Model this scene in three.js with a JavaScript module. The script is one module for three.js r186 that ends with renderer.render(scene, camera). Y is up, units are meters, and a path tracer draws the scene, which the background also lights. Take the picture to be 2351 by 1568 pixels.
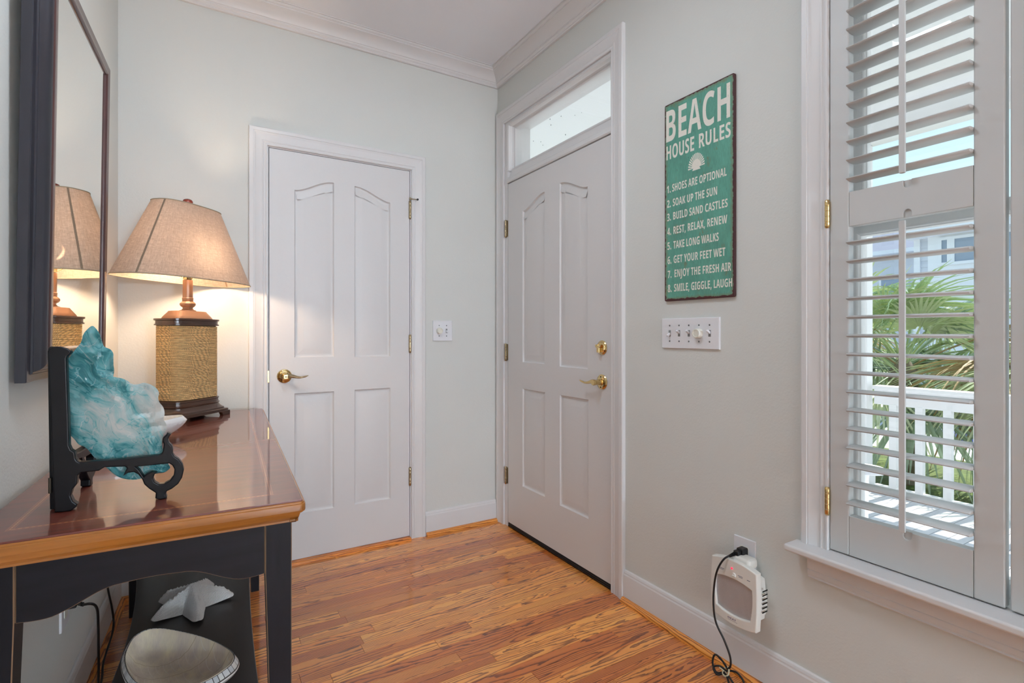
import * as THREE from 'three';
import { RoundedBoxGeometry } from 'three/addons/geometries/RoundedBoxGeometry.js';
import { mergeGeometries, toCreasedNormals, mergeVertices } from 'three/addons/utils/BufferGeometryUtils.js';
import { RectAreaLightUniformsLib } from 'three/addons/lights/RectAreaLightUniformsLib.js';

// ------------------------------------------------------------------ camera, sky, sun, exposure
const W = 2351, H = 1568, FOCAL = 1188.1;
const scene = new THREE.Scene();
const renderer = new THREE.WebGLRenderer({ antialias: true });
renderer.toneMapping = THREE.LinearToneMapping;
renderer.toneMappingExposure = 1.17;
renderer.shadowMap.enabled = true;
RectAreaLightUniformsLib.init();
const camera = new THREE.PerspectiveCamera(2 * Math.atan(H / 2 / FOCAL) * 180 / Math.PI, W / H, 0.05, 200);
camera.position.set(-1.5741, 1.1495, 2.7819);
camera.rotation.set(0, -0.54264, 0);
camera.setViewOffset(W, H, 0, 18.4, W, H);

{ // a clear hazy summer sky, air only
  const w = 256, h = 128, d = new Float32Array(w * h * 4);
  for (let r = 0; r < h; r++) {
    const up = Math.sin(((r + 0.5) / h - 0.5) * Math.PI), t = Math.pow(Math.max(0, up), 1.5);
    const c = up < 0 ? [0.62, 0.68, 0.7] : [0.70 + (0.26 - 0.70) * t, 0.96 + (0.50 - 0.96) * t, 1.06 + (0.95 - 1.06) * t];
    for (let k = 0; k < w; k++) d.set([...c, 1], (r * w + k) * 4);
  }
  const sky = new THREE.DataTexture(d, w, h, THREE.RGBAFormat, THREE.FloatType);
  sky.mapping = THREE.EquirectangularReflectionMapping; sky.magFilter = THREE.LinearFilter; sky.needsUpdate = true;
  scene.background = sky; scene.backgroundIntensity = 1.0;
}
const sun = new THREE.DirectionalLight(new THREE.Color(1.0, 0.97, 0.93), 6.3);
sun.position.set(12, 10.6, 2.0); sun.target.position.set(2, 0, 1.2);
sun.castShadow = true; sun.shadow.mapSize.set(2048, 2048);
Object.assign(sun.shadow.camera, { left: -9, right: 9, top: 9, bottom: -9, near: 0.5, far: 40 });
scene.add(sun, sun.target);
const CEIL = 2.743;
// added fill lights behind the camera, shaped as globe floor lamps: [x, y, z, intensity]
const FILL_GLOBES = [[-0.45, 1.25, 7.4, 10.5], [-0.45, 1.25, 8.7, 10.5]];
const ENTRY_FILL = 20; // added fill light on the entry ceiling, out of view
const LAMP_POWER = 0.62;

// ------------------------------------------------------------------ helpers
const rng = (s) => () => { s = (s + 0x6d2b79f5) | 0; let t = Math.imul(s ^ (s >>> 15), 1 | s); t = (t + Math.imul(t ^ (t >>> 7), 61 | t)) ^ t; return ((t ^ (t >>> 14)) >>> 0) / 4294967296; };
const hash2 = (x, y, s) => { let h = Math.imul(x, 374761393) + Math.imul(y, 668265263) + Math.imul(s, 2147483647 ^ 0x5bd1e995); h = Math.imul(h ^ (h >>> 13), 1274126177); return ((h ^ (h >>> 16)) >>> 0) / 4294967296; };
function vnoise(x, y, s = 1, px = 0, py = 0) { // value noise, wraps when px / py are given
  const ix = Math.floor(x), iy = Math.floor(y), fx = x - ix, fy = y - iy, u = fx * fx * (3 - 2 * fx), v = fy * fy * (3 - 2 * fy);
  const m = (a, p) => (p ? ((a % p) + p) % p : a), x0 = m(ix, px), x1 = m(ix + 1, px), y0 = m(iy, py), y1 = m(iy + 1, py);
  const a = hash2(x0, y0, s), b = hash2(x1, y0, s), c = hash2(x0, y1, s), d = hash2(x1, y1, s);
  return a + (b - a) * u + (c - a) * v + (a - b - c + d) * u * v;
}
const fbm = (x, y, s, o = 4, px = 0, py = 0) => { let a = 0, w = 0.5; for (let i = 0; i < o; i++) { a += w * vnoise(x, y, s + i, px, py); x *= 2; y *= 2; px *= 2; py *= 2; w *= 0.5; } return a; };
const lerp = (a, b, t) => a + (b - a) * t, clamp = (x, a = 0, b = 1) => Math.min(b, Math.max(a, x)), sstep = (a, b, x) => { const t = clamp((x - a) / (b - a)); return t * t * (3 - 2 * t); };
function dataTex(w, h, fn, srgb = true, rep = true) { // fn(i, j) -> [r, g, b] 0..255
  const d = new Uint8Array(w * h * 4);
  for (let j = 0; j < h; j++) for (let i = 0; i < w; i++) { const c = fn(i, j), o = (j * w + i) * 4; d[o] = clamp(c[0], 0, 255); d[o + 1] = clamp(c[1], 0, 255); d[o + 2] = clamp(c[2], 0, 255); d[o + 3] = 255; }
  const t = new THREE.DataTexture(d, w, h, THREE.RGBAFormat);
  t.magFilter = THREE.LinearFilter; t.minFilter = THREE.LinearMipmapLinearFilter; t.generateMipmaps = true;
  if (rep) t.wrapS = t.wrapT = THREE.RepeatWrapping;
  if (srgb) t.colorSpace = THREE.SRGBColorSpace;
  t.needsUpdate = true; return t;
}
function canvasTex(w, h, draw) { const c = document.createElement('canvas'); c.width = w; c.height = h; draw(c.getContext('2d'), w, h); const t = new THREE.CanvasTexture(c); t.colorSpace = THREE.SRGBColorSpace; t.anisotropy = 8; return t; }
const rep = (t, x, y) => { const c = t.clone(); c.repeat.set(x, y); c.needsUpdate = true; return c; };
const std = (o) => new THREE.MeshStandardMaterial(o), phys = (o) => new THREE.MeshPhysicalMaterial(o);

const used = new Map();
function numbered(n) { const k = used.get(n) ?? 0; used.set(n, k + 1); return k ? `${n}_${String(k).padStart(3, '0')}` : n; }
function thing(name, label, category, pos = [0, 0, 0], turn = 0, group) {
  const o = new THREE.Group(); o.name = numbered(name); o.position.set(...pos); o.rotation.y = turn; scene.add(o);
  o.userData = { label, category }; if (group) o.userData.group = group; return o;
}
function structure(name, label, pos = [0, 0, 0], turn = 0) { const o = new THREE.Group(); o.name = numbered(name); o.position.set(...pos); o.rotation.y = turn; o.userData = { kind: 'structure', label }; scene.add(o); return o; }
function mesh(name, geo, mat, parent) { // a part: one merged mesh
  const g = Array.isArray(geo) ? merge(geo) : geo, m = new THREE.Mesh(g, mat);
  m.castShadow = m.receiveShadow = true;
  if (parent === scene || !parent) { m.name = numbered(name); scene.add(m); } else { const n = parent.children.filter((c) => c.name.replace(/_\d{3}$/, '') === name).length; m.name = n ? `${name}_${String(n).padStart(3, '0')}` : name; parent.add(m); }
  return m;
}
function structMesh(name, label, geo, mat) { const m = mesh(name, geo, mat, scene); m.userData = { kind: 'structure', label }; return m; }
function group(name, parent) { const o = new THREE.Group(); const n = parent.children.filter((c) => c.name.replace(/_\d{3}$/, '') === name).length; o.name = n ? `${name}_${String(n).padStart(3, '0')}` : name; parent.add(o); return o; }
function merge(list) { return mergeGeometries(list.map((g) => { const n = g.index ? g.toNonIndexed() : g.clone(); for (const k of Object.keys(n.attributes)) if (!['position', 'normal', 'uv'].includes(k)) n.deleteAttribute(k); n.clearGroups(); return n; })); }
const tr = (g, x, y, z) => g.translate(x, y, z);
const bx = (w, h, d, x = 0, y = 0, z = 0, r = 0) => tr(r ? new RoundedBoxGeometry(w, h, d, 2, Math.min(r, w / 2.01, h / 2.01, d / 2.01)) : new THREE.BoxGeometry(w, h, d), x, y, z);
const bb = (x0, x1, y0, y1, z0, z1, r = 0) => bx(x1 - x0, y1 - y0, z1 - z0, (x0 + x1) / 2, (y0 + y1) / 2, (z0 + z1) / 2, r);
const cyl = (r0, r1, h, n = 24) => new THREE.CylinderGeometry(r0, r1, h, n);
const lathe = (pts, n = 40) => toCreasedNormals(new THREE.LatheGeometry(pts.map(([x, y]) => new THREE.Vector2(Math.max(x, 1e-5), y)), n), 0.7);
const tube = (pts, r, n = 80, m = 8, closed = false) => new THREE.TubeGeometry(new THREE.CatmullRomCurve3(pts.map((p) => new THREE.Vector3(...p)), closed), n, r, m, closed);
function fixWinding(g) {
  const p = g.attributes.position.array; let v = 0;
  for (let i = 0; i < p.length; i += 9) v += p[i] * (p[i + 4] * p[i + 8] - p[i + 5] * p[i + 7]) - p[i + 1] * (p[i + 3] * p[i + 8] - p[i + 5] * p[i + 6]) + p[i + 2] * (p[i + 3] * p[i + 7] - p[i + 4] * p[i + 6]);
  if (v < 0) for (const a of Object.values(g.attributes)) { const s = a.itemSize, r = a.array; for (let t = 0; t < a.count; t += 3) for (let k = 0; k < s; k++) { const q = r[(t + 1) * s + k]; r[(t + 1) * s + k] = r[(t + 2) * s + k]; r[(t + 2) * s + k] = q; } }
  return g;
}
function rawGeo(pos, uv, crease = 0.6) {
  const g = new THREE.BufferGeometry();
  g.setAttribute('position', new THREE.Float32BufferAttribute(pos, 3)); g.setAttribute('uv', new THREE.Float32BufferAttribute(uv ?? new Array(pos.length / 3 * 2).fill(0), 2));
  fixWinding(g); return toCreasedNormals(g, crease);
}
// profile [[a, b]...] (closed loop; a = outwards to the walker's left, b = out of the plane) swept along a path in a plane, mitred
function sweep(profile, path, map, closed = false, crease = 0.3) {
  const n = path.length, mit = path.map((p, i) => {
    const prev = path[(i - 1 + n) % n], next = path[(i + 1) % n], d = (a, b) => { const x = b[0] - a[0], y = b[1] - a[1], l = Math.hypot(x, y); return [x / l, y / l]; };
    let d0 = i || closed ? d(prev, p) : null, d1 = i < n - 1 || closed ? d(p, next) : null; d0 ??= d1; d1 ??= d0;
    const n0 = [-d0[1], d0[0]], n1 = [-d1[1], d1[0]], k = 1 + n0[0] * n1[0] + n0[1] * n1[1]; return [(n0[0] + n1[0]) / k, (n0[1] + n1[1]) / k];
  });
  const P = (i, j) => map(path[i][0] + mit[i][0] * profile[j][0], path[i][1] + mit[i][1] * profile[j][0], profile[j][1]);
  const pos = [], uv = [], m = profile.length; let s = 0; const pl = [0]; for (let j = 0; j < m; j++) pl.push(pl[j] + Math.hypot(profile[(j + 1) % m][0] - profile[j][0], profile[(j + 1) % m][1] - profile[j][1]));
  for (let i = 0; i < (closed ? n : n - 1); i++) {
    const k = (i + 1) % n, L = Math.hypot(path[k][0] - path[i][0], path[k][1] - path[i][1]);
    for (let j = 0; j < m; j++) { const q = (j + 1) % m, A = P(i, j), B = P(k, j), C = P(k, q), D = P(i, q); pos.push(...A, ...B, ...C, ...A, ...C, ...D); uv.push(s, pl[j], s + L, pl[j], s + L, pl[j + 1], s, pl[j], s + L, pl[j + 1], s, pl[j + 1]); }
    s += L;
  }
  if (!closed) {
    const tri = THREE.ShapeUtils.triangulateShape(profile.map((p) => new THREE.Vector2(...p)), []);
    const cw = THREE.ShapeUtils.isClockWise(profile.map((p) => new THREE.Vector2(...p)));
    for (const [a, b, c] of tri) { const t = cw ? [a, c, b] : [a, b, c]; for (const j of t) { pos.push(...P(0, j)); uv.push(...profile[j]); } for (const j of [t[0], t[2], t[1]]) { pos.push(...P(n - 1, j)); uv.push(...profile[j]); } }
  }
  return rawGeo(pos, uv, crease);
}
const shapeOf = (pts, holes = []) => { const s = new THREE.Shape(pts.map((p) => new THREE.Vector2(...p))); s.holes = holes.map((h) => new THREE.Path(h.map((p) => new THREE.Vector2(...p)))); return s; };
const extrude = (pts, depth, o = {}) => new THREE.ExtrudeGeometry(shapeOf(pts, o.holes ?? []), { depth, bevelEnabled: !!o.bevel, bevelSize: o.bevel ?? 0, bevelThickness: o.bevel ?? 0, bevelOffset: -(o.bevel ?? 0), bevelSegments: o.seg ?? 2, curveSegments: 12 });
const rect = (x0, x1, y0, y1) => [[x0, y0], [x1, y0], [x1, y1], [x0, y1]];
function boxUV(g, grain = 'x') { // uv in metres from position, the grain along u
  const n = g.index ? g.toNonIndexed() : g; const p = n.attributes.position, q = n.attributes.normal, uv = [];
  for (let i = 0; i < p.count; i++) {
    const a = [p.getX(i), p.getY(i), p.getZ(i)], b = [Math.abs(q.getX(i)), Math.abs(q.getY(i)), Math.abs(q.getZ(i))];
    const k = b[0] > b[1] && b[0] > b[2] ? 0 : b[1] > b[2] ? 1 : 2, gi = 'xyz'.indexOf(grain), others = [0, 1, 2].filter((c) => c !== k);
    const u = others.includes(gi) ? gi : others[0], v = others.find((c) => c !== u); uv.push(a[u], a[v] + k * 0.37);
  }
  n.setAttribute('uv', new THREE.Float32BufferAttribute(uv, 2)); return n;
}
// superellipse loft between sections {y, a, b, n}; caps optional
function loft(secs, N = 72, { capTop = true, capBottom = true, crease = 0.5, uScale = 1 } = {}) {
  const ring = (s) => Array.from({ length: N }, (_, i) => { const t = i / N * Math.PI * 2, c = Math.cos(t), q = Math.sin(t), e = 2 / (s.n ?? 2); return [(s.cx ?? 0) + s.a * Math.sign(c) * Math.abs(c) ** e, s.y, (s.cz ?? 0) + s.b * Math.sign(q) * Math.abs(q) ** e]; });
  const R = secs.map(ring), pos = [], uv = []; let v = 0;
  const per = [0]; for (let i = 0; i < N; i++) per.push(per[i] + Math.hypot(...[0, 2].map((k) => R[0][(i + 1) % N][k] - R[0][i][k])));
  for (let k = 0; k + 1 < R.length; k++) {
    const dv = Math.hypot(secs[k + 1].y - secs[k].y, secs[k + 1].a - secs[k].a);
    for (let i = 0; i < N; i++) { const j = (i + 1) % N, A = R[k][i], B = R[k][j], C = R[k + 1][j], D = R[k + 1][i], u0 = per[i] * uScale, u1 = per[i + 1] * uScale; pos.push(...A, ...C, ...B, ...A, ...D, ...C); uv.push(u0, v, u1, v + dv, u1, v, u0, v, u0, v + dv, u1, v + dv); }
    v += dv;
  }
  const cap = (r, s, flip) => { for (let i = 0; i < N; i++) { const j = (i + 1) % N, c = [s.cx ?? 0, s.y, s.cz ?? 0], t = flip ? [r[i], r[j], c] : [r[j], r[i], c]; for (const p of t) { pos.push(...p); uv.push(p[0], p[2]); } } };
  if (capBottom) cap(R[0], secs[0], true); if (capTop) cap(R.at(-1), secs.at(-1), false);
  return rawGeo(pos, uv, crease);
}

// frames: wall A (far wall) is z = 0; wall B (front door, window) is x = 0; wall C (mirror, table) starts at x = -1.876 and is turned a little
const CA = 0.042, CX = -1.876;
const cW = (x, y, z) => [CX + x * Math.cos(CA) - z * Math.sin(CA), y, x * Math.sin(CA) + z * Math.cos(CA)];
const cThing = (name, label, cat, p, turn = 0, grp) => thing(name, label, cat, cW(...p), turn - CA, grp);
const TB = -Math.PI / 2, TC = Math.PI / 2 - CA;

// ------------------------------------------------------------------ textures and materials
const fineBump = dataTex(256, 256, (i, j) => { const v = 255 * (0.6 * fbm(i / 8, j / 8, 3, 3, 32, 32) + 0.4 * fbm(i / 32, j / 32, 9, 2, 8, 8)); return [v, v, v]; }, false);
const wallMat = std({ color: 0xdbdcd7, roughness: 0.82, bumpMap: rep(fineBump, 6, 6), bumpScale: 0.0006 });
const ceilMat = std({ color: 0xf3f4f8, roughness: 0.9 });
const trimMat = std({ color: 0xe0dedd, roughness: 0.38 });
const doorMat = std({ color: 0xdddbda, roughness: 0.42, bumpMap: rep(fineBump, 3, 3), bumpScale: 0.0004 });
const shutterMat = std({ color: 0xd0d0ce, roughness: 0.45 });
const plateMat = std({ color: 0xe9e9ec, roughness: 0.35 });
const ivory = std({ color: 0xe8e5d8, roughness: 0.35 });
const brass = std({ color: 0xd8bd86, metalness: 1, roughness: 0.16 });
const antique = std({ color: 0xa9987a, metalness: 1, roughness: 0.3 });
const darkGap = std({ color: 0x15130f, roughness: 0.9 });
const screwMat = std({ color: 0x77797c, metalness: 0.8, roughness: 0.4 });
const blackRubber = std({ color: 0x111214, roughness: 0.42 });
const glassMat = phys({ color: 0xffffff, transmission: 1, thickness: 0, roughness: 0.0, ior: 1.5 });

// oak: eight strips of board, each the cut through one stem's growth rings
const STRIPS = 8, OW = 2048, OH = 1024, OLEN = 2.4, BOARD = 0.057;
const oakParams = Array.from({ length: STRIPS }, (_, k) => { const r = rng(100 + k * 17); return { off: (r() - 0.5) * (k % 3 ? 0.05 : 0.12), h0: k % 3 ? 0.002 + 0.02 * r() : 0.05 + 0.05 * r(), s: (0.008 + 0.03 * r()) * (r() < 0.5 ? -1 : 1), sp: 0.005 + 0.0045 * r(), seed: 40 + k * 7 }; });
const oakTex = dataTex(OW, OH, (i, j) => {
  const k = Math.floor(j / (OH / STRIPS)), P = oakParams[k], u = i / OW * OLEN, v = ((j % (OH / STRIPS)) / (OH / STRIPS) - 0.5) * BOARD;
  const wob = (fbm(u * 4, v * 22 + k * 9, P.seed, 3) - 0.5) * 0.026 + (fbm(u * 26, v * 130, P.seed + 5, 3) - 0.5) * 0.005;
  const hh = P.h0 + P.s * (u - 1.2) + wob, r = Math.hypot(v - P.off + wob * 0.35, hh), x = r / P.sp, f = x - Math.floor(x);
  const band = Math.pow(sstep(0.35, 0.93, f), 1.5) * (1 - sstep(0.93, 1.0, f));
  const streak = fbm(u * 22, v * 2600, P.seed + 11, 3), pore = sstep(0.61, 0.72, fbm(u * 60, v * 3400 + 7, P.seed + 21, 2)) * (0.25 + band);
  const tone = 0.93 + 0.14 * fbm(u * 2, v * 40, P.seed + 31, 3) - 0.56 * band * (0.55 + 0.65 * fbm(u * 9, v * 60, P.seed + 51, 2)) - 0.10 * (streak - 0.5) - 0.34 * pore;
  return [268 * tone, 180 * Math.pow(tone, 1.14), 92 * Math.pow(tone, 1.28)];
});
const floorMats = [0xf6ece0, 0xe8d4c2, 0xfff6e4, 0xdcc0a6, 0xd4ae94, 0xf0d8ba].map((c) => phys({ color: c, map: oakTex, roughness: 0.36, clearcoat: 1, clearcoatRoughness: 0.06, bumpMap: oakTex, bumpScale: 0.00006 }));
const oakTrim = phys({ color: 0xf0dcc0, map: rep(oakTex, 1 / OLEN, 1 / (BOARD * STRIPS)), roughness: 0.35, clearcoat: 0.5, clearcoatRoughness: 0.15 });

// cherry top, honey edge, black frame of the console table
const woodTex = (c, seed, dark, w = 512, h = 512, su = 3, sv = 60) => dataTex(w, h, (i, j) => { const u = i / w, v = j / h, g = fbm(u * su, v * sv, seed, 4, su, sv), q = fbm(u * su * 6, v * sv * 2, seed + 9, 3, su * 6, sv * 2), m = 1 - dark * (0.75 * g + 0.45 * q - 0.3); return [c[0] * m, c[1] * m, c[2] * m]; });
const honeyMat = phys({ map: woodTex([188, 118, 48], 5, 0.45), roughness: 0.3, clearcoat: 0.5, clearcoatRoughness: 0.15 });
const blackTex = woodTex([30, 30, 36], 8, 0.5, 512, 512, 3, 50);
const blackMat = phys({ map: blackTex, roughness: 0.45, specularIntensity: 0.45 });
const wornMat = std({ color: 0x8a6f55, roughness: 0.55 });
const shelfMat = std({ color: 0x3a3736, roughness: 0.33 });

// ------------------------------------------------------------------ the setting
const floor = structure('floor', 'varnished oak strip floor with warm orange brown boards and dark cathedral grain');
{
  const r = rng(7), Z1 = 2.64, rows = Math.ceil(Z1 / BOARD);
  const plank = (x0, x1, z0, k, u0, flip) => {
    const g = 0.0003, c = 0.0009, z1 = z0 + BOARD, T = [[x0 + g, z0 + g], [x1 - g, z0 + g], [x1 - g, z1 - g], [x0 + g, z1 - g]], I = [[x0 + c, z0 + c], [x1 - c, z0 + c], [x1 - c, z1 - c], [x0 + c, z1 - c]];
    const V = (p, y) => [p[0], y, p[1]], UV = (p) => { const u = u0 + (p[0] - x0), v = (p[1] - z0) / BOARD; return [(flip ? OLEN - u : u) / OLEN, (k + 0.02 + 0.96 * (flip ? 1 - v : v)) / STRIPS]; }, pos = [], uv = [];
    const quad = (a, b, c2, d) => { for (const [p, y] of [a, b, c2, a, c2, d]) { pos.push(...V(p, y)); uv.push(...UV(p)); } };
    quad([I[0], 0], [I[3], 0], [I[2], 0], [I[1], 0]);
    for (let i = 0; i < 4; i++) { const j = (i + 1) % 4; quad([T[i], -0.0008], [I[i], 0], [I[j], 0], [T[j], -0.0008]); quad([T[i], -0.018], [T[i], -0.0008], [T[j], -0.0008], [T[j], -0.018]); }
    quad([T[0], -0.018], [T[1], -0.018], [T[2], -0.018], [T[3], -0.018]);
    return rawGeo(pos, uv, 0.02);
  };
  for (let i = 0; i < rows; i++) {
    let x = -2.12 - r() * 0.7;
    while (x < 0) { const L0 = 0.35 + r() * 0.85, L = x + L0 > -0.12 ? -x : L0, x0 = Math.max(x, -2.12), x1 = Math.min(x + L, 0); x += L; if (x1 - x0 < 0.06) continue; mesh('plank', plank(x0, x1, i * BOARD, Math.floor(r() * STRIPS), r() * (OLEN - 1.25), r() < 0.5), floorMats[Math.floor(r() * floorMats.length)], floor); }
  }
  mesh('subfloor', bb(-2.6, 0.16, -0.05, -0.0185, -0.24, 9.6), oakTrim, floor);
  mesh('floor_field', boxUV(bb(-2.4, 0, -0.018, 0, rows * BOARD, 9.5), 'x'), oakTrim, floor);
}
structMesh('ceiling', 'smooth white ceiling', bb(-2.6, 0.16, CEIL, CEIL + 0.1, -0.24, 9.6), ceilMat);
const AL = -1.284, AR = -0.568, ATOP = 2.058;          // closet door leaf on wall A
const BL = 0.127, BR = 1.0345, BTOP = 2.039;           // front door leaf on wall B (z)
const WL = 1.967, WR = 2.745, WB = 0.505, WT = 2.40;   // window opening on wall B (z, y)
{
  const wA = tr(extrude([[-2.2, 0], [AL - 0.012, 0], [AL - 0.012, ATOP + 0.012], [AR + 0.012, ATOP + 0.012], [AR + 0.012, 0], [0.16, 0], [0.16, CEIL], [-2.2, CEIL]], 0.13), 0, 0, -0.13);
  structMesh('wall_back', 'pale grey painted wall with the closet door', [boxUV(wA), bb(-2.2, 0.16, 0, CEIL, -0.24, -0.131)], wallMat);
  const wB = extrude([[-0.24, 0], [0.09, 0], [0.09, 2.425], [1.055, 2.425], [1.055, 0], [9.6, 0], [9.6, CEIL], [-0.24, CEIL]], 0.16, { holes: [[[WL - 0.006, WB], [WL - 0.006, WT], [WR + 0.006, WT], [WR + 0.006, WB]]] });
  const m = structMesh('wall_right', 'pale grey painted wall with the front door and the shuttered window', boxUV(wB), wallMat); m.rotation.y = TB; m.position.set(0.16, 0, 0);
}
{ // unseen hall behind the camera, its width and length shaped for the light
  const m = structMesh('wall_left', 'pale grey painted wall behind the console table', boxUV(bb(-0.12, 0, 0, CEIL, -0.06, 9.52)), wallMat); m.position.set(CX, 0, 0); m.rotation.y = -CA;
  structMesh('wall_front', 'wall closing the hall behind the camera', bb(-2.6, 0.0, 0, CEIL, 9.5, 9.6), wallMat);
}
// crown moulding, baseboards, shoe moulding
const crownProfile = [[0, -0.088], [0.012, -0.088], [0.015, -0.084], [0.015, -0.078], [0.019, -0.074], [0.022, -0.07], [0.022, -0.064], [0.026, -0.062], [0.031, -0.05], [0.04, -0.037], [0.052, -0.027], [0.066, -0.02], [0.07, -0.0185], [0.07, -0.013], [0.075, -0.011], [0.079, -0.007], [0.08, -0.003], [0.088, -0.003], [0.088, 0], [0, 0]];
{
  const e = cW(0, 0, 9.5); // path on the plan seen from above (p = x, q = -z): the room lies to the right, so offsets are negative
  structMesh('trim_1', 'white crown moulding where walls meet the ceiling', sweep(crownProfile.map(([a, b]) => [-a, b]), [[e[0], -e[2]], [CX, 0], [0, 0], [0, -9.5]], (p, q, b) => [p, CEIL + b, -q]), trimMat);
  const base = [[0, 0], [0.014, 0], [0.014, 0.105], [0.013, 0.112], [0.0105, 0.117], [0.010, 0.122], [0.007, 0.129], [0.003, 0.132], [0, 0.132]].map(([a, b]) => [-a, b]);
  const shoe = [[0.0141, 0], [0.034, 0], [0.0335, 0.006], [0.031, 0.012], [0.0265, 0.0165], [0.021, 0.019], [0.0141, 0.0195]].map(([a, b]) => [-a, b]);
  const m3 = (p, q, b) => [p, b, -q];
  structMesh('baseboard_left', 'white baseboard along the table wall', sweep(base, [[e[0], -e[2]], [CX, 0], [AL - 0.092, 0]], m3), trimMat);
  structMesh('baseboard_back', 'white baseboard in the corner beside the front door', sweep(base, [[AR + 0.092, 0], [-0.0185, 0]], m3), trimMat);
  structMesh('baseboard_right', 'white baseboard below the window', sweep(base, [[0, -1.1205], [0, -9.5]], m3), trimMat);
  structMesh('trim_2', 'oak shoe moulding along the table wall', sweep(shoe, [[e[0], -e[2]], [CX, 0], [AL - 0.092, 0]], m3), oakTrim);
  structMesh('trim_3', 'oak shoe moulding in the corner beside the front door', sweep(shoe, [[AR + 0.094, 0], [-0.0185, 0]], m3), oakTrim);
  structMesh('trim_4', 'oak shoe moulding below the window', sweep(shoe, [[0, -1.1225], [0, -9.5]], m3), oakTrim);
  structMesh('trim_5', 'oak threshold strip under the closet door', sweep([[0, 0], [0.034, 0], [0.0335, 0.006], [0.031, 0.011], [0.025, 0.014], [-0.05, 0.014], [-0.05, 0]].map(([a, b]) => [-a, b]), [[AL, 0], [AR, 0]], m3), phys({ color: 0xf2d2a6, map: oakTrim.map, roughness: 0.35, clearcoat: 0.4 }));
}
// casing profile: a = outwards across the board, b = out of the wall
const casingProfile = [[0, 0], [0, 0.009], [0.003, 0.0115], [0.007, 0.0115], [0.010, 0.009], [0.014, 0.0085], [0.019, 0.011], [0.0225, 0.0115], [0.024, 0.0095], [0.05, 0.0135], [0.058, 0.0165], [0.0615, 0.0165], [0.063, 0.0185], [0.078, 0.0185], [0.0815, 0.0165], [0.0825, 0.013], [0.0825, 0]];
{
  const A = structMesh('trim_6', 'white moulded casing around the closet door', [sweep(casingProfile, [[AR + 0.008, 0], [AR + 0.008, ATOP + 0.008], [AL - 0.008, ATOP + 0.008], [AL - 0.008, 0]].reverse(), (p, q, b) => [p, q, b]),
    bb(AL - 0.0115, AL - 0.003, 0, ATOP + 0.011, -0.13, -0.0005), bb(AR + 0.003, AR + 0.0115, 0, ATOP + 0.011, -0.13, -0.0005), bb(AL - 0.003, AR + 0.003, ATOP + 0.003, ATOP + 0.0115, -0.13, -0.0005)], trimMat);
  const B = structMesh('trim_7', 'white moulded casing around the front door and its transom', sweep(casingProfile, [[1.0375, 0], [1.0375, 2.41], [0.089, 2.41], [0.089, 0]].reverse(), (p, q, b) => [p, q, b]), trimMat);
  B.rotation.y = TB;
  void A;
}

// ------------------------------------------------------------------ panelled doors
function offsetPoly(P, d) { // inwards for a counter-clockwise polygon
  const n = P.length; return P.map((p, i) => { const a = P[(i - 1 + n) % n], b = P[(i + 1) % n], u = [p[0] - a[0], p[1] - a[1]], v = [b[0] - p[0], b[1] - p[1]], lu = Math.hypot(...u), lv = Math.hypot(...v); const n0 = [-u[1] / lu, u[0] / lu], n1 = [-v[1] / lv, v[0] / lv], k = 1 + n0[0] * n1[0] + n0[1] * n1[1]; return [p[0] + d * (n0[0] + n1[0]) / k, p[1] + d * (n0[1] + n1[1]) / k]; });
}
function arched(x0, x1, y0, yLow, yHigh, rising) { // bottom edge straight, top edge an S-curve
  const top = Array.from({ length: 25 }, (_, i) => { const t = i / 24, s = rising ? t : 1 - t, e = sstep(0.02, 0.98, Math.pow(s, 0.9)); return [lerp(x0, x1, t), lerp(yLow, yHigh, e)]; });
  return [[x0, y0], [x1, y0], ...top.reverse()];
}
function panelGeo(P) {
  const rings = [[0, 0.0], [0.0025, -0.0055], [0.006, -0.0092], [0.0105, -0.0102], [0.015, -0.0098], [0.043, -0.0022], [0.046, -0.002]].map(([d, z]) => offsetPoly(P, d).map((p) => [p[0], p[1], z]));
  const pos = [], n = P.length;
  for (let k = 0; k + 1 < rings.length; k++) for (let i = 0; i < n; i++) { const j = (i + 1) % n; pos.push(...rings[k][i], ...rings[k][j], ...rings[k + 1][j], ...rings[k][i], ...rings[k + 1][j], ...rings[k + 1][i]); }
  const L = rings.at(-1), V = L.map((p) => new THREE.Vector2(p[0], p[1]));
  for (const t of THREE.ShapeUtils.triangulateShape(V, [])) for (const i of t) pos.push(...L[i]);
  const g = new THREE.BufferGeometry(); g.setAttribute('position', new THREE.Float32BufferAttribute(pos, 3)); g.setAttribute('uv', new THREE.Float32BufferAttribute(pos.flatMap((v, i) => (i % 3 === 2 ? [] : [v])), 2));
  return toCreasedNormals(g, 0.32);
}
function panelDoor(root, w, h, panels, y0) {
  const slab = tr(extrude(rect(0, w, y0, y0 + h), 0.0105, { holes: panels.map((p) => [...p].reverse()) }), 0, 0, -0.0105);
  mesh('slab', boxUV(merge([slab, bb(0, w, y0, y0 + h, -0.035, -0.0106)])), doorMat, root);
  for (const p of panels) mesh('panel', panelGeo(p), doorMat, root);
}
function hinge(root, x, y, z, len, mat) { // barrel with five knuckles and a leaf
  const g = group('hinge', root); const k = len / 5;
  const pts = []; for (let i = 0; i < 5; i++) { const a = -len / 2 + i * k; pts.push([0.0062, a + 0.0008], [0.0068, a + 0.0016], [0.0068, a + k - 0.0016], [0.0062, a + k - 0.0008]); }
  mesh('knuckle', [tr(lathe([[0, -len / 2 - 0.003], [0.005, -len / 2 - 0.002], ...pts, [0.005, len / 2 + 0.002], [0, len / 2 + 0.003]], 16), x, y, z)], mat, g);
  return g;
}
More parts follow.
